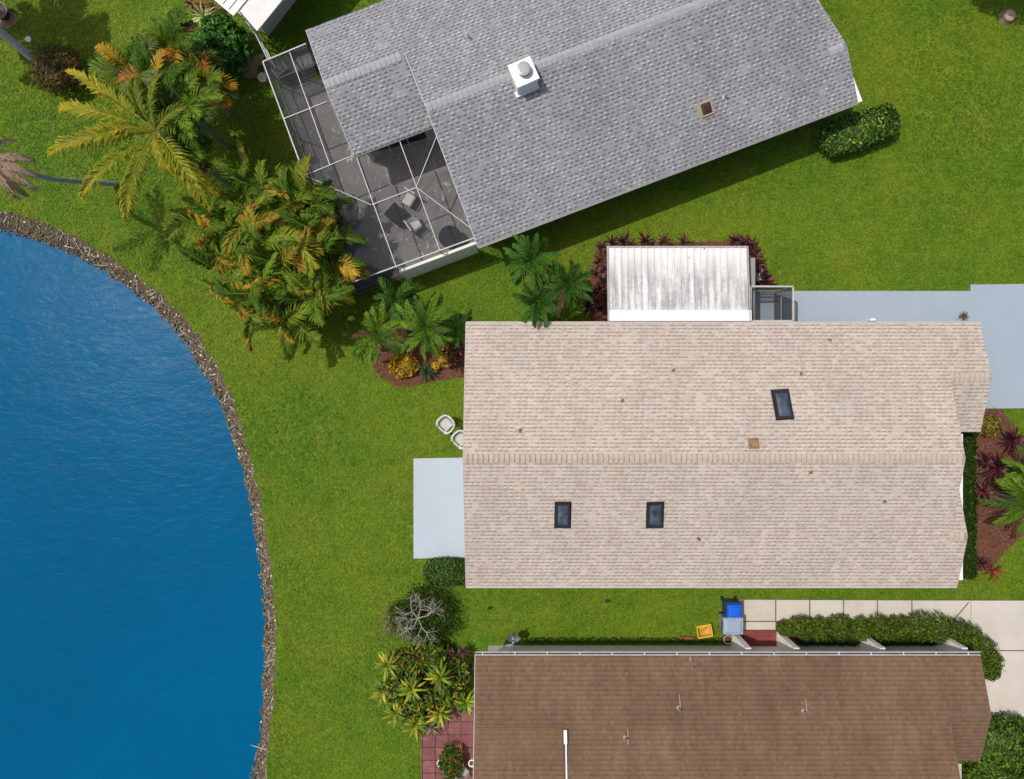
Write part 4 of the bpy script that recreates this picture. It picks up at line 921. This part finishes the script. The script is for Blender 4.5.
pygmy(396, 300, 1.9, 'shaded date palm just south of the enclosure corner', 36, 1.4, 18, pd)
pygmy(458, 330, 1.8, 'small date palm touching the north-west corner of the beige roof', 37, .9, 14, pd)
pygmy(1028, 500, 2.3, 'green date palm at the right edge in the eastern mulch bed', 38, 1.75, 26, pdl, ll=.36)
pygmy(1030, 470, 1.8, 'smaller date palm at the right edge above the larger one', 39, 1.1, 14, pdl, ll=.3)

# --- rosettes: cordylines, agaves
def rosette(name, px, py, h, n, L, w_, cols, label, cat, seed, group=None, e=(1.3, .1), mat=None, stem=None):
    rg = random.Random(seed); b = P(px, py, h); top = Vector((b.x, b.y, h)); root = empty(name, (b.x, b.y, 0), label, cat, group); mb = MB()
    heads = 1 if L > .5 else 1
    for k in range(n):
        az = k * 2.4 + rg.uniform(-.3, .3); e0 = e[0] + (e[1] - e[0]) * k / n; l = L * rg.uniform(.75, 1.15); c = pick(cols, rg); d = Vector((math.cos(az), math.sin(az), 0)); sd = Vector((-d.y, d.x, 0)) * w_ / 2; p = top.copy(); prev = None; wd = (.5, 1, .9, .6, .0)
        for j in range(5):
            q = sd * wd[j]
            if prev: 
                mb.face([prev[0] - prev[1], prev[0] + prev[1], p + q, p - q] if j < 4 else [prev[0] - prev[1], prev[0] + prev[1], p], c)
            prev = (p.copy(), q); ee = e0 - .35 * j; p = p + (d * math.cos(ee) + Vector((0, 0, math.sin(ee)))) * l / 4
    mb.build('leaves', mat or LEAFG, root)
    s = MB(); s.tube([(b.x, b.y, 0), (b.x, b.y, h)], [.04, .025], 6, (.15, .10, .07)); s.build('stem', BARK, root); return root
TI = [(.040, .008, .012), (.075, .013, .018), (.022, .007, .010), (.13, .04, .035)]; TI2 = [(.085, .028, .020), (.14, .055, .035), (.05, .018, .016)]
spots = [(600, 262, TI2), (597, 275, TI2), (602, 248, TI2), (612, 243, TI), (624, 241, TI), (645, 241, TI), (664, 242, TI2), (684, 243, TI2), (735, 241, TI), (745, 243, TI), (751, 247, TI), (755, 257, TI2), (590, 292, TI), (600, 290, TI), (595, 302, TI), (602, 308, TI), (588, 305, TI), (600, 318, TI2), (758, 266, TI), (766, 280, TI)]
LBL = ['bronze cordyline beside the date palm tip, west of the awning', 'bronze cordyline second from the awning west side\'s middle', 'bronze cordyline outside the awning north-west corner', 'maroon cordyline right at the awning north-west corner', 'first maroon cordyline along the awning north edge', 'second maroon cordyline along the awning north edge', 'bronze cordyline left of the awning north edge midpoint', 'bronze cordyline right of the awning north edge midpoint', 'maroon cordyline just left of the awning north-east corner', 'maroon cordyline at the awning north-east corner', 'maroon cordyline just right of the awning north-east corner', 'bronze cordyline on the awning east side near the top', 'westernmost maroon cordyline in the bed left of the awning', 'maroon cordyline against the awning wall, upper of the dark cluster', 'maroon cordyline in the middle of the dark cluster left of the awning', 'maroon cordyline against the awning wall, lower of the dark cluster', 'maroon cordyline at the lower left of the cluster beside the date palm', 'bronze cordyline by the beige gutter left of the awning', 'maroon cordyline just above the pale pump', 'maroon cordyline at the corner of the screened entry box']
tl = ['below the date palm fronds', 'mid way along the awning west side', 'at the awning north-west corner']
for i, (px, py, cc) in enumerate(spots):
    side = 'north edge' if 608 < px < 732 else ('north-east corner' if px >= 732 else 'west side')
    rosette('cordyline', px, py, .75, 17, .52, .085, cc, LBL[i], 'plant', 300 + i, 'cordylines round the awning')
for i, (px, py, n, L, lb) in enumerate([(996, 468, 34, .85, 'large maroon cordyline in the middle of the eastern bed'), (1012, 440, 30, .75, 'maroon cordyline near the slanted edge of the eastern bed'), (984, 460, 20, .5, 'small maroon cordyline beside the narrow foundation hedge'), (983, 491, 20, .55, 'dark red cordyline low in the shade of the eastern bed'), (1010, 486, 20, .6, 'dark red cordyline half under the right edge date palm')]):
    rosette('cordyline', px, py, .8, n, L, .10, TI, lb, 'plant', 340 + i, 'cordylines of the eastern bed')
rosette('cordyline', 992, 571, .3, 18, .55, .06, [(.30, .06, .03), (.2, .04, .025)], 'small spiky rust red plant at the southern tip of the eastern bed', 'plant', 350)
rosette('cordyline', 981, 563, .5, 18, .45, .06, TI, 'dark red plant beside the south end of the foundation hedge', 'plant', 351)
rosette('agave', 427, 372, .25, 40, .62, .05, [(.02, .05, .018), (.035, .075, .03)], 'dark green spiky agave between the yellow crotons', 'plant', 352, e=(1.2, -.1))
for i, (px, py) in enumerate([(449, 340), (457, 350), (460, 338), (452, 362), (447, 352)]): rosette('cordyline', px, py, .6, 15, .45, .08, TI + TI2, 'dark red cordyline %s by the beige house corner' % ('nearest the palms', 'touching the wall', 'at the upper wall side', 'lowest of its cluster', 'in the middle of its cluster')[i], 'plant', 360 + i, 'cordylines by the beige house corner')
rosette('bromeliad', 205, 18, .8, 22, .75, .06, [(.45, .48, .22), (.30, .36, .10)], 'pale striped spiky plant between the porch and the glossy shrub', 'plant', 370)
for i, (px, py) in enumerate([(192, 5), (203, 6), (213, 9), (218, 16)]): rosette('cordyline', px, py, .6, 16, .5, .07, TI2 + [(.3, .12, .03)], 'rust red plant %s at the foot of the white porch' % ('cut by the top edge', 'second from the top edge', 'third from the top edge', 'nearest the glossy shrub')[i], 'plant', 375 + i, 'rust red plants by the porch')
rosette('potted_plant', 963.5, 315.5, .35, 14, .30, .045, [(.05, .10, .02), (.15, .05, .03)], 'tiny green and red plant by the beige roof corner on the path', 'plant', 379)
# crotons
CR = [(.55, .36, .02), (.62, .42, .03), (.35, .28, .02), (.45, .22, .02)]
shrub('croton', 403, 366, (.68, .52), .6, 'yellow croton at the left of the curved mulch bed', 'shrub', 800, .10, CR, 61, asp=.35, accent=[(.08, .12, .02), (.30, .06, .02)], accp=.25)
shrub('croton', 446, 356, (.40, .52), .7, 'golden yellow croton close to the beige house corner', 'shrub', 620, .10, CR, 62, asp=.4, accent=[(.08, .12, .02)], accp=.15)
shrub('croton', 436, 366, (.22, .2), .5, 'sprig of yellow croton beside the dark agave', 'shrub', 120, .07, CR, 63, asp=.35)
shrub('croton', 989, 426, (.60, .50), .7, 'green and gold croton by the corner of the driveway', 'shrub', 700, .085, [(.07, .10, .015), (.14, .13, .015), (.04, .06, .012)], 64, asp=.3, accent=[(.40, .20, .02), (.35, .30, .03)], accp=.3)
# bare-branched tree and neighbours
root = empty('bare_tree', P(420, 630, 0), 'small tree with bare pale grey branches over a green understorey', 'tree'); rg = random.Random(71); tk = MB()
def grow(p, d, l, r, dep):
    n = 3; pts = [p]; 
    for k in range(n): d = (d + Vector((rg.uniform(-.22, .22), rg.uniform(-.22, .22), rg.uniform(-.2, .05)))).normalized(); pts.append(pts[-1] + d * l / n)
    tk.tube(pts, [r, r * .9, r * .8, r * .68], 6, (.27, .255, .22))
    if dep:
        for k in range(3 if dep > 2 else 2):
            a = rg.uniform(0, 6.283); q = Vector((math.cos(a), math.sin(a), rg.uniform(-.1, .35))); grow(pts[-1], (d * .75 + q * .8).normalized(), l * rg.uniform(.68, .85), r * .66, dep - 1)
b = P(417, 620, 1.3); b.z = 0; tk.tube([b, b + Vector((0, 0, 1.05))], [.10, .085], 8, (.30, .28, .25))
for a in (.2, 1.2, 2.1, 3.1, 4.1, 5.1): grow(b + Vector((0, 0, 1.05)), Vector((math.cos(a), math.sin(a), .45)).normalized(), .42, .032, 4)
tk.build('trunk', BARK, root)
mb = bushmesh((b.x + .25, b.y - .05, .0), (1.5, 1.3, .8), 2900, .075, [(.04, .08, .012), (.075, .13, .018), (.025, .05, .010)], rg, seed=7, rough=.6, asp=.4); mb.build('foliage', LEAF, root)
shrub('pale_shrub', 392, 623, (.62, .75), .5, 'dry pinkish brown twiggy plant on the lake side of the bare tree', 'shrub', 420, .07, [(.22, .15, .09), (.14, .11, .06), (.28, .20, .14)], 72, asp=.18)
CR3 = [(.05, .10, .008), (.09, .16, .010), (.15, .20, .012), (.03, .06, .008), (.03, .05, .008)]
for i, (px, py, r, lb) in enumerate([(405, 672, .95, 'green and red croton below the bare tree on the lawn side'), (432, 662, .8, 'green croton just under the bare tree'), (418, 700, 1.0, 'large croton with gold tips reaching over the red pavers'), (447, 692, .85, 'croton with broad green leaves beside the brown roof'), (458, 675, .7, 'croton tucked against the brown roof corner'), (394, 690, .6, 'yellowish croton at the lawn edge of the group')]):
    b = P(px, py, 1.0); b.z = 0; root = empty('croton', b, lb, 'shrub', 'crotons beside the brown roofed house'); mb = bushmesh(b, (r, r, 1.3), int(900 * r * r) + 300, .135, CR3, random.Random(80 + i), seed=i, rough=.5, asp=.38, accent=[(.20, .07, .012), (.34, .30, .02), (.28, .20, .02)], accp=.09 + .08 * (i in (0, 5))); mb.build('foliage', LEAFG, root)
for i, (px, py) in enumerate([(447, 652), (456, 656), (464, 652), (452, 662)]): rosette('bromeliad', px, py, .6, 16, .45, .08, [(.10, .035, .03), (.15, .07, .05), (.07, .03, .03)], 'dusky brown red bromeliad %s by the brown roof corner' % ('farthest left', 'in the middle', 'nearest the gutter', 'lowest')[i], 'plant', 90 + i, 'bromeliads by the brown roof corner')
rosette('bromeliad', 432, 728, .3, 14, .55, .05, [(.30, .25, .16), (.20, .16, .10)], 'dry straw coloured plant drooping onto the red pavers', 'plant', 97)
SL = [(.16, .22, .015), (.26, .30, .02), (.08, .15, .012), (.36, .32, .03)]
for px, py, h, lb in ((388, 664, .9, 'yellow green strap leaved plant on the lawn side below the bare tree'), (384, 690, .8, 'yellow green strap leaved plant farthest out on the lawn'), (396, 712, .7, 'yellow green strap leaved plant at the red patio corner'), (416, 724, .6, 'yellow green strap leaved plant arching over the red patio'), (440, 712, .8, 'green strap leaved plant at the patio edge between the crotons'), (466, 702, .9, 'green strap leaved plant against the brown roof edge'), (412, 688, 1.5, 'green strap leaved plant rising in the middle of the crotons'), (440, 676, 1.5, 'green strap leaved plant rising behind the crotons')):
    rosette('strap_leaf_plant', px, py, h, 26, .78, .13, SL, lb, 'plant', int(px + py), 'strap leaved plants by the red patio', e=(1.25, .0))
# planter on red pavers
pb = P(452, 760, .3); root = empty('planter', (pb.x, pb.y, .06), 'brick planter bed with red and green plants on the red patio', 'planter'); m_ = MB()
for dx, dy, a, b_ in ((0, .62, .86, .12), (0, -.62, .86, .12), (-.37, 0, .12, 1.12), (.37, 0, .12, 1.12)): m_.box(pb.x + dx, pb.y + dy, .22, a, b_, .32)
m_.build('planter_wall', plain('terracotta', (.42, .17, .13), .8), root); m_ = MB(); m_.box(pb.x, pb.y, .16, .62, 1.12, .2); m_.build('soil', MULCH, root)
mb = bushmesh((pb.x, pb.y + .02, .1), (.56, .80, .9), 800, .11, [(.05, .13, .02), (.09, .19, .03), (.03, .08, .012)], random.Random(98), seed=5, asp=.3, accent=[(.40, .14, .03)], accp=.12); mb.build('foliage', LEAF, root)
for px, py, lb in ((440.5, 763, 'white pot left of the brick planter on the red patio'), (472, 763, 'white pot between the brick planter and the brown roof')):
    p = P(px, py, .35); root = empty('flower_pot', (p.x, p.y, .06), lb, 'pot'); m_ = MB(); m_.lathe((p.x, p.y, .06), [(.10, 0), (.15, .30), (.17, .30), (.17, .34), (.13, .34), (.12, .24)], 18); m_.build('pot_wall', WHITE, root, smooth=True); m_ = MB(); m_.lathe((p.x, p.y, .29), [(.13, 0), (0, .01)], 14); m_.build('soil', MULCH, root)
# folded chair by the planter
cb = P(463, 772, .5); chair((cb.x, cb.y, .06), R(-40), 'grey slatted chair at the bottom edge beside the brown roof', (.3, .28, .26), .42)
# off-frame shade tree
root = empty('shade_tree', (20.2, 19.6, 0), 'dense tree beyond the top right corner that shades the lawn', 'tree'); m_ = MB(); m_.tube([(20.2, 19.6, 0), (20.3, 19.5, 2), (20.2, 19.4, 4.6)], [.22, .16, .10], 10, (.2, .17, .13)); m_.build('trunk', BARK, root)
mb = bushmesh((20.2, 19.4, 3.6), (1.9, 1.7, 3.2), 5000, .13, GREENS, random.Random(99), seed=8, rough=.7); mb.build('crown', LEAF, root)

# ================================================================ GRASS BLADES
import numpy as np
def grass_blades(n, name):
    R_ = np.random.default_rng(4); x = R_.uniform(-25.5, 25.5, n); y = R_.uniform(-19.5, 19.5, n); keep = np.ones(n, bool)
    rr = np.hypot(x - CX, y - CY); aa = np.arctan2(y - CY, x - CX); tb = np.array([p[1] for p in prof]); ta = np.array([p[0] for p in prof])
    keep &= rr > np.interp(aa, ta, tb) - .06
    hx0, hx1 = bx0 + .6, 17.2; keep &= ~((x > hx0) & (x < hx1) & (y < byn - .6) & (y > bys + .6)); keep &= ~((x > nx0 + .6) & (x < 17.2) & (y < nyn - .7))
    lx = (x - pSW.x) * ca + (y - pSW.y) * sa; ly = -(x - pSW.x) * sa + (y - pSW.y) * ca
    keep &= ~((lx > .6) & (lx < xm - .6) & (ly > .6) & (ly < gyn - .6))
    for q in EXCL + [ccw([NW, SWc, SE_, GT(0.8, 1.5), GT(.8, gyn - .8), GT(wxw + .5, gyn - 1)])]:
        c = np.zeros(n, bool)
        for i in range(len(q)):
            a, b = q[i], q[i - 1]
            if a[1] == b[1]: continue
            t = ((a[1] > y) != (b[1] > y)) & (x < (b[0] - a[0]) * (y - a[1]) / (b[1] - a[1]) + a[0]); c ^= t
        keep &= ~c
    x, y = x[keep], y[keep]; m = len(x); az = R_.uniform(0, 2 * np.pi, m); L = R_.uniform(.07, .20, m); W = R_.uniform(.010, .022, m); H = R_.uniform(.012, .045, m); bend = R_.uniform(-.7, .7, m)
    dx, dy = np.cos(az), np.sin(az); ex, ey = np.cos(az + bend), np.sin(az + bend)
    z = np.zeros(m) + .002
    v = np.empty((m, 5, 3)); v[:, 0] = np.stack([x - dy * W, y + dx * W, z], 1); v[:, 1] = np.stack([x + dy * W, y - dx * W, z], 1)
    mx, my = x + dx * L * .5, y + dy * L * .5; v[:, 2] = np.stack([mx + dy * W, my - dx * W, H], 1); v[:, 3] = np.stack([mx - dy * W, my + dx * W, H], 1)
    v[:, 4] = np.stack([mx + ex * L * .5, my + ey * L * .5, H * R_.uniform(.3, 1.3, m)], 1)
    me = bpy.data.meshes.new(name); k = np.arange(m)[:, None] * 5
    loops = np.concatenate([k + 0, k + 1, k + 2, k + 3, k + 3, k + 2, k + 4], 1).ravel(); starts = (np.arange(m)[:, None] * 7 + np.array([0, 4])).ravel(); tot = np.tile([4, 3], m)
    me.vertices.add(m * 5); me.vertices.foreach_set('co', v.ravel()); me.loops.add(len(loops)); me.loops.foreach_set('vertex_index', loops.astype(np.int32)); me.polygons.add(m * 2); me.polygons.foreach_set('loop_start', starts.astype(np.int32)); me.polygons.foreach_set('loop_total', tot.astype(np.int32)); me.update(calc_edges=True)
    big = np.array([noise.noise(Vector((a * .22, b * .22, 1))) + .6 * noise.noise(Vector((a * .9, b * .9, 4))) for a, b in zip(x[::1], y[::1])]) if m < 400000 else np.zeros(m)
    t = np.clip(.45 + big * 1.3 + R_.normal(0, .20, m), 0, 1)[:, None]; c = np.array([[.068, .158, .008]]) * (1 - t) + np.array([[.160, .226, .014]]) * t; c *= R_.uniform(.8, 1.2, m)[:, None]
    cc = np.ones((m, 7, 4)); cc[:, :, :3] = c[:, None, :]; at = me.color_attributes.new('Col', 'FLOAT_COLOR', 'CORNER'); at.data.foreach_set('color', cc.ravel())
    me.materials.append(leafmat('grass_blade', .25, .6, .1)); o = bpy.data.objects.new(name, me); C.objects.link(o); tag(o, 'short green grass of the lawns', 'grass', kind='stuff')
grass_blades(260000, 'grass')
# ================================================================ SMALL OBJECTS
def adirondack(loc, rz, label, group):
    """low rounded resin lawn chair seen from above: wide seat, curved armrests, slatted fan back"""
    c = empty('lawn_chair', loc, label, 'chair', group); X = Matrix.Translation(loc) @ Matrix.Rotation(rz, 4, 'Z'); RS = plain('grey_resin', (.44, .44, .42), .45, .06)
    def add(nm, fn, par=c):
        m = MB(); fn(m); m.v = [tuple(X @ Vector(v)) for v in m.v]; return m.build(nm, RS, par)
    def seat(m):
        m.box(0, -.02, .36, .50, .46, .03)
        for k in range(6): m.box(-.19 + k * .076, 0, .385, .055, .42, .015)
    add('seat', seat)
    def back(m):
        for k in range(7):
            a_ = (k - 3) / 3; x = a_ * .24; m.bar((x, -.22, .36), (x * 1.25, -.40 + .10 * a_ * a_, .80 - .06 * a_ * a_), .07, .02)
        pts = [(-.30, -.30, .78), (-.2, -.37, .83), (0, -.41, .85), (.2, -.37, .83), (.30, -.30, .78)]
        for p0, p1 in zip(pts, pts[1:]): m.bar(p0, p1, .06, .04)
    add('backrest', back)
    def rim(s):
        def f(m):
            pts = [(s * .28, -.32, .78), (s * .345, -.2, .66), (s * .375, 0, .60), (s * .36, .16, .59), (s * .29, .27, .57), (s * .20, .30, .52)]
            for p0, p1 in zip(pts, pts[1:]): m.bar(p0, p1, .085, .03)
        return f
    for s in (-1, 1): add('armrest', rim(s))
    add('front_edge', lambda m: [m.bar(p0, p1, .07, .04) for p0, p1 in zip([(-.25, .24, .40), (-.12, .31, .40), (.12, .31, .40)], [(-.12, .31, .40), (.12, .31, .40), (.25, .24, .40)])])
    for sx in (-1, 1):
        for sy in (-1, 1): add('leg', lambda m: m.bar((sx * .30, sy * .26, 0), (sx * .27, sy * .22, .58 if sy > 0 else .5), .05, .06))
    add('seat_support', lambda m: m.box(0, .0, .30, .5, .1, .08))
adirondack((*P(445.5, 424.5, .5).xy, 0), R(135), 'pale grey resin lawn chair standing clear on the grass', 'resin lawn chairs')
adirondack((*P(460.5, 439.5, .5).xy, 0), R(135), 'pale grey resin lawn chair half under the beige roof edge', 'resin lawn chairs')
def wheelie(px0, px1, py0, py1, h, bodyc, lidc, label, lidr=None):
    a, b = P(px0, py1, h), P(px1, py0, h); cx, cy = (a.x + b.x) / 2, (a.y + b.y) / 2; w_, l_ = b.x - a.x, b.y - a.y
    root = empty('wheelie_bin', (cx, cy, 0), label, 'bin'); m1 = plain('bin_body', bodyc, .45, .08); m2 = plain('bin_lid', lidc, .35, .08)
    m = MB(); 
    lo = .78; 
    q0 = [(-.5, -.5), (.5, -.5), (.5, .5), (-.5, .5)]
    for k in range(4):
        A, B = q0[k], q0[(k + 1) % 4]; m.face([(cx + A[0] * w_ * lo, cy + A[1] * l_ * lo, .06), (cx + B[0] * w_ * lo, cy + B[1] * l_ * lo, .06), (cx + B[0] * w_ * .95, cy + B[1] * l_ * .95, h - .06), (cx + A[0] * w_ * .95, cy + A[1] * l_ * .95, h - .06)])
    m.box(cx, cy, h - .08, w_ * 1.0, l_ * 1.0, .04); m.build('body', m1, root)
    m = MB(); m.box(cx, cy, h - .03, w_ * 1.02, l_ * .98, .05, 0, taper=.94); m.box(cx, cy, h + .01, w_ * .88, l_ * .84, .05, 0, taper=.75); o = m.build('lid', m2, root); bv = o.modifiers.new('b', 'BEVEL'); bv.width = .025; bv.segments = 2
    m = MB(); m.bar((cx - w_ * .52 - .03, cy - l_ * .3, h - .08), (cx - w_ * .52 - .03, cy + l_ * .3, h - .08), .035); m.build('handle', DARKMETAL, root)
    for s in (-1, 1): m = MB(); m.tube([(cx - w_ * .3, cy + s * l_ * .36, .11), (cx - w_ * .3, cy + s * l_ * .44, .11)], .11, 14); m.build('wheel', DARKMETAL, root)
wheelie(723.5, 743.5, 618, 635, 1.05, (.22, .28, .33), (.26, .33, .41), 'blue grey wheelie bin at the end of the concrete walk')
# round-lidded blue bin
p = P(734, 610.5, .9); root = empty('recycling_bin', (p.x, p.y, 0), 'bright blue lidded recycling bin above the grey one', 'bin'); m = MB(); m.box(p.x, p.y, .45, .56, .58, .82, 0, taper=1.12); m.box(p.x, p.y, .86, .68, .70, .05); o = m.build('body', plain('navy_body', (.012, .03, .10), .4), root)
m = MB(); m.box(p.x + .02, p.y - .02, .925, .62, .60, .08, 0, taper=.9); m.box(p.x + .02, p.y - .02, .99, .5, .48, .06, 0, taper=.7); o = m.build('lid', plain('blue_lid', (.01, .11, .62), .25, .08), root); bv = o.modifiers.new('b', 'BEVEL'); bv.width = .03; bv.segments = 3
for s in (-1, 1): m = MB(); m.tube([(p.x + s * .26, p.y + .30, .1), (p.x + s * .34, p.y + .30, .1)], .1, 14); m.build('wheel', DARKMETAL, root)
# crate
p = P(704, 630.5, .15); rz = R(10); root = empty('crate', (p.x, p.y, 0), 'open yellow plastic crate on the grass by the wheelie bin', 'crate'); ym_ = plain('yellow_plastic', (.60, .40, .03), .45)
X = Matrix.Translation((p.x, p.y, 0)) @ Matrix.Rotation(rz, 4, 'Z'); m = MB()
for x, y, a, b_ in ((0, .24, .66, .04), (0, -.24, .66, .04), (.31, 0, .04, .44), (-.31, 0, .04, .44)):
    m.box(x, y, .14, a, b_, .26); m.box(x * 1.03, y * 1.05, .27, a * 1.05, b_ + .03, .03)
m.v = [tuple(X @ Vector(v)) for v in m.v]; m.build('side', ym_, root); m = MB(); m.box(0, 0, .03, .58, .44, .03); m.box(.0, .02, .10, .26, .03, .10, .5); m.v = [tuple(X @ Vector(v)) for v in m.v]; m.build('bottom', plain('amber_plastic', (.50, .25, .04), .6, .3, 8), root)
m = MB(); a = P(680, 637.5, .1); b_ = P(701, 638.5, .1); m.bar(a, b_, .10, .12); tag(m.build('edging_board', plain('red_brown_wood', (.26, .07, .03), .8), org=(a.x, a.y, 0)), 'thin red brown edging board lying below the yellow crate', 'board')
# hose reel ring by the bins
p = P(728, 639.5, .3); root = empty('planter_pot', (p.x, p.y, 0), 'round black pot with pale rim between the bin and the first wing wall', 'pot'); m = MB(); m.lathe((p.x, p.y, 0), [(.14, 0), (.20, .32), (.17, .32), (.16, .2)], 20); m.build('pot_wall', DARKMETAL, root, smooth=True)
m = MB(); m.lathe((p.x, p.y, .32), [(.17, 0), (.19, .02), (.215, 0)], 24); m.build('rim', plain('rim', (.4, .38, .33), .6), root); m = MB(); m.lathe((p.x, p.y, .2), [(.16, 0), (0, .01)], 14); m.build('soil', MULCH, root)
# satellite dish
p = P(513.5, 638, 1.0); root = empty('satellite_dish', (p.x, p.y - .3, .8), 'small dark grey satellite dish on a white bracket at the brown house wall', 'dish'); m = MB(); m.lathe((p.x, p.y, 1.0), [(0, -.05), (.12, -.03), (.22, .03), (.23, .035), (.12, -.045), (0, -.065)], 20, sx=1.2, sy=.8); m.build('reflector', plain('dish_grey', (.10, .10, .11), .4), root, smooth=True)
m = MB(); m.bar((p.x, p.y, .96), (p.x - .05, nyn - .55, .8), .06); m.bar((p.x - .35, nyn - .2, 1.0), (p.x - .05, nyn - .15, 1.1), .10, .05); m.bar((p.x - .05, nyn - .15, 1.1), (p.x - .05, nyn - .52, .8), .08, .05); m.build('bracket', WHITE, root); m = MB(); m.bar((p.x, p.y - .1, 1.0), (p.x + .02, p.y + .22, 1.2), .02); m.box(p.x + .02, p.y + .24, 1.2, .06, .06, .08); m.build('feed_arm', DARKMETAL, root)
# stump, stone, scraps
p = P(1010, 15, .25); m = MB(); rg = random.Random(33); root = empty('tree_stump', (p.x, p.y, 0), 'round grey pink tree stump in the lawn near the top right corner', 'stump'); m.lathe((p.x, p.y, 0), [(.36, 0), (.30, .12), (.28, .25), (.22, .27)], 14, (.22, .15, .11)); m.build('bark', BARK, root); m = MB(); m.lathe((p.x, p.y, .268), [(.235, 0), (.15, .006), (.05, .0), (0, .01)], 14, (.34, .25, .20)); m.build('cut_face', BARK, root)
def rock(px, py, s, col, label, h=.1, name='stepping_stone', cat='stone'):
    p = P(px, py, h); m = MB(); rg = random.Random(int(px)); ring = [(p.x + math.cos(k * .785) * s[0] * rg.uniform(.8, 1.15), p.y + math.sin(k * .785) * s[1] * rg.uniform(.8, 1.15)) for k in range(8)]
    m.prism(ring, 0, h, col); tag(m.build(name, STONE, org=(p.x, p.y, 0)), label, cat)
rock(262, 77, (.22, .26), (.58, .48, .42), 'pale pinkish flat stone against the enclosure west side')
rock(28, 39, (.16, .15), (.50, .62, .64), 'small pale blue lid set in the grass near the tall palm trunk', .06, 'valve_cover', 'cover')
rock(873, 319.5, (.16, .06), (.75, .75, .72), 'small white block on the blue grey path at the beige eave', .4, 'white_block', 'block')
rock(232, 135, (.07, .05), (.6, .6, .56), 'tiny white stone on the lawn under the palms', .05)
p = P(757, 275, .4); root = empty('pool_pump', (p.x, p.y, .0), 'small pale grey pump unit beside the white awning', 'pump'); m = MB(); m.box(p.x, p.y, .25, .36, .5, .42, .3); m.tube([(p.x - .1, p.y - .15, .5), (p.x + .12, p.y + .12, .5)], .10, 12); m.build('body', plain('pump_grey', (.42, .41, .38), .6, .3, 8), root); m = MB(); m.lathe((p.x + .1, p.y + .18, .46), [(.1, 0), (.1, .16), (0, .17)], 14); m.build('filter_cap', WHITE, root)
p = P(3, 12, .3); root = empty('planter_pot', (p.x - .1, p.y, 0), 'dark brown round pot cut by the top left frame corner', 'pot'); m = MB(); m.lathe((p.x - .1, p.y, 0), [(.22, 0), (.36, .4), (.40, .4), (.40, .45), (.32, .45), (.30, .3)], 22, (.06, .03, .03)); m.build('pot_wall', COLM, root, smooth=True); m = MB(); m.lathe((p.x - .1, p.y, .36), [(.32, 0), (0, .02)], 16); m.build('soil', SOIL, root)
for px, py, lb in ((489, 608, 'black sprinkler head between the two roofs on the left'), (607, 601, 'small sprinkler head in the grass strip further right')):
    p = P(px, py, .1); root = empty('sprinkler', (p.x, p.y, 0), lb, 'sprinkler'); m = MB(); m.lathe((p.x, p.y, 0), [(.05, 0), (.05, .12), (.07, .12), (.07, .16), (0, .17)], 12); m.build('riser', DARKMETAL, root); m = MB(); m.bar((p.x - .1, p.y - .04, .18), (p.x + .1, p.y + .06, .2), .03); m.build('nozzle', DARKMETAL, root)
# drift branch in the water
m = MB(); m.tube([P(170, 318, -.36), P(178, 324, -.33), P(186, 333, -.3), P(190, 341, -.28)], [.015, .03, .03, .015], 6, (.45, .42, .36)); tag(m.build('driftwood', BARK, org=P(180, 328, -.38)), 'curved pale driftwood branch lying at the water edge below the palms', 'branch')
m = MB(); m.tube([P(251, 745, -.3), P(262, 748.5, -.18), P(273, 751, -.02)], [.012, .022, .02], 6, (.5, .42, .36)); tag(m.build('driftwood', BARK, org=P(262, 748, -.3)), 'straight pale stick across the stones near the bottom of the lake edge', 'branch')
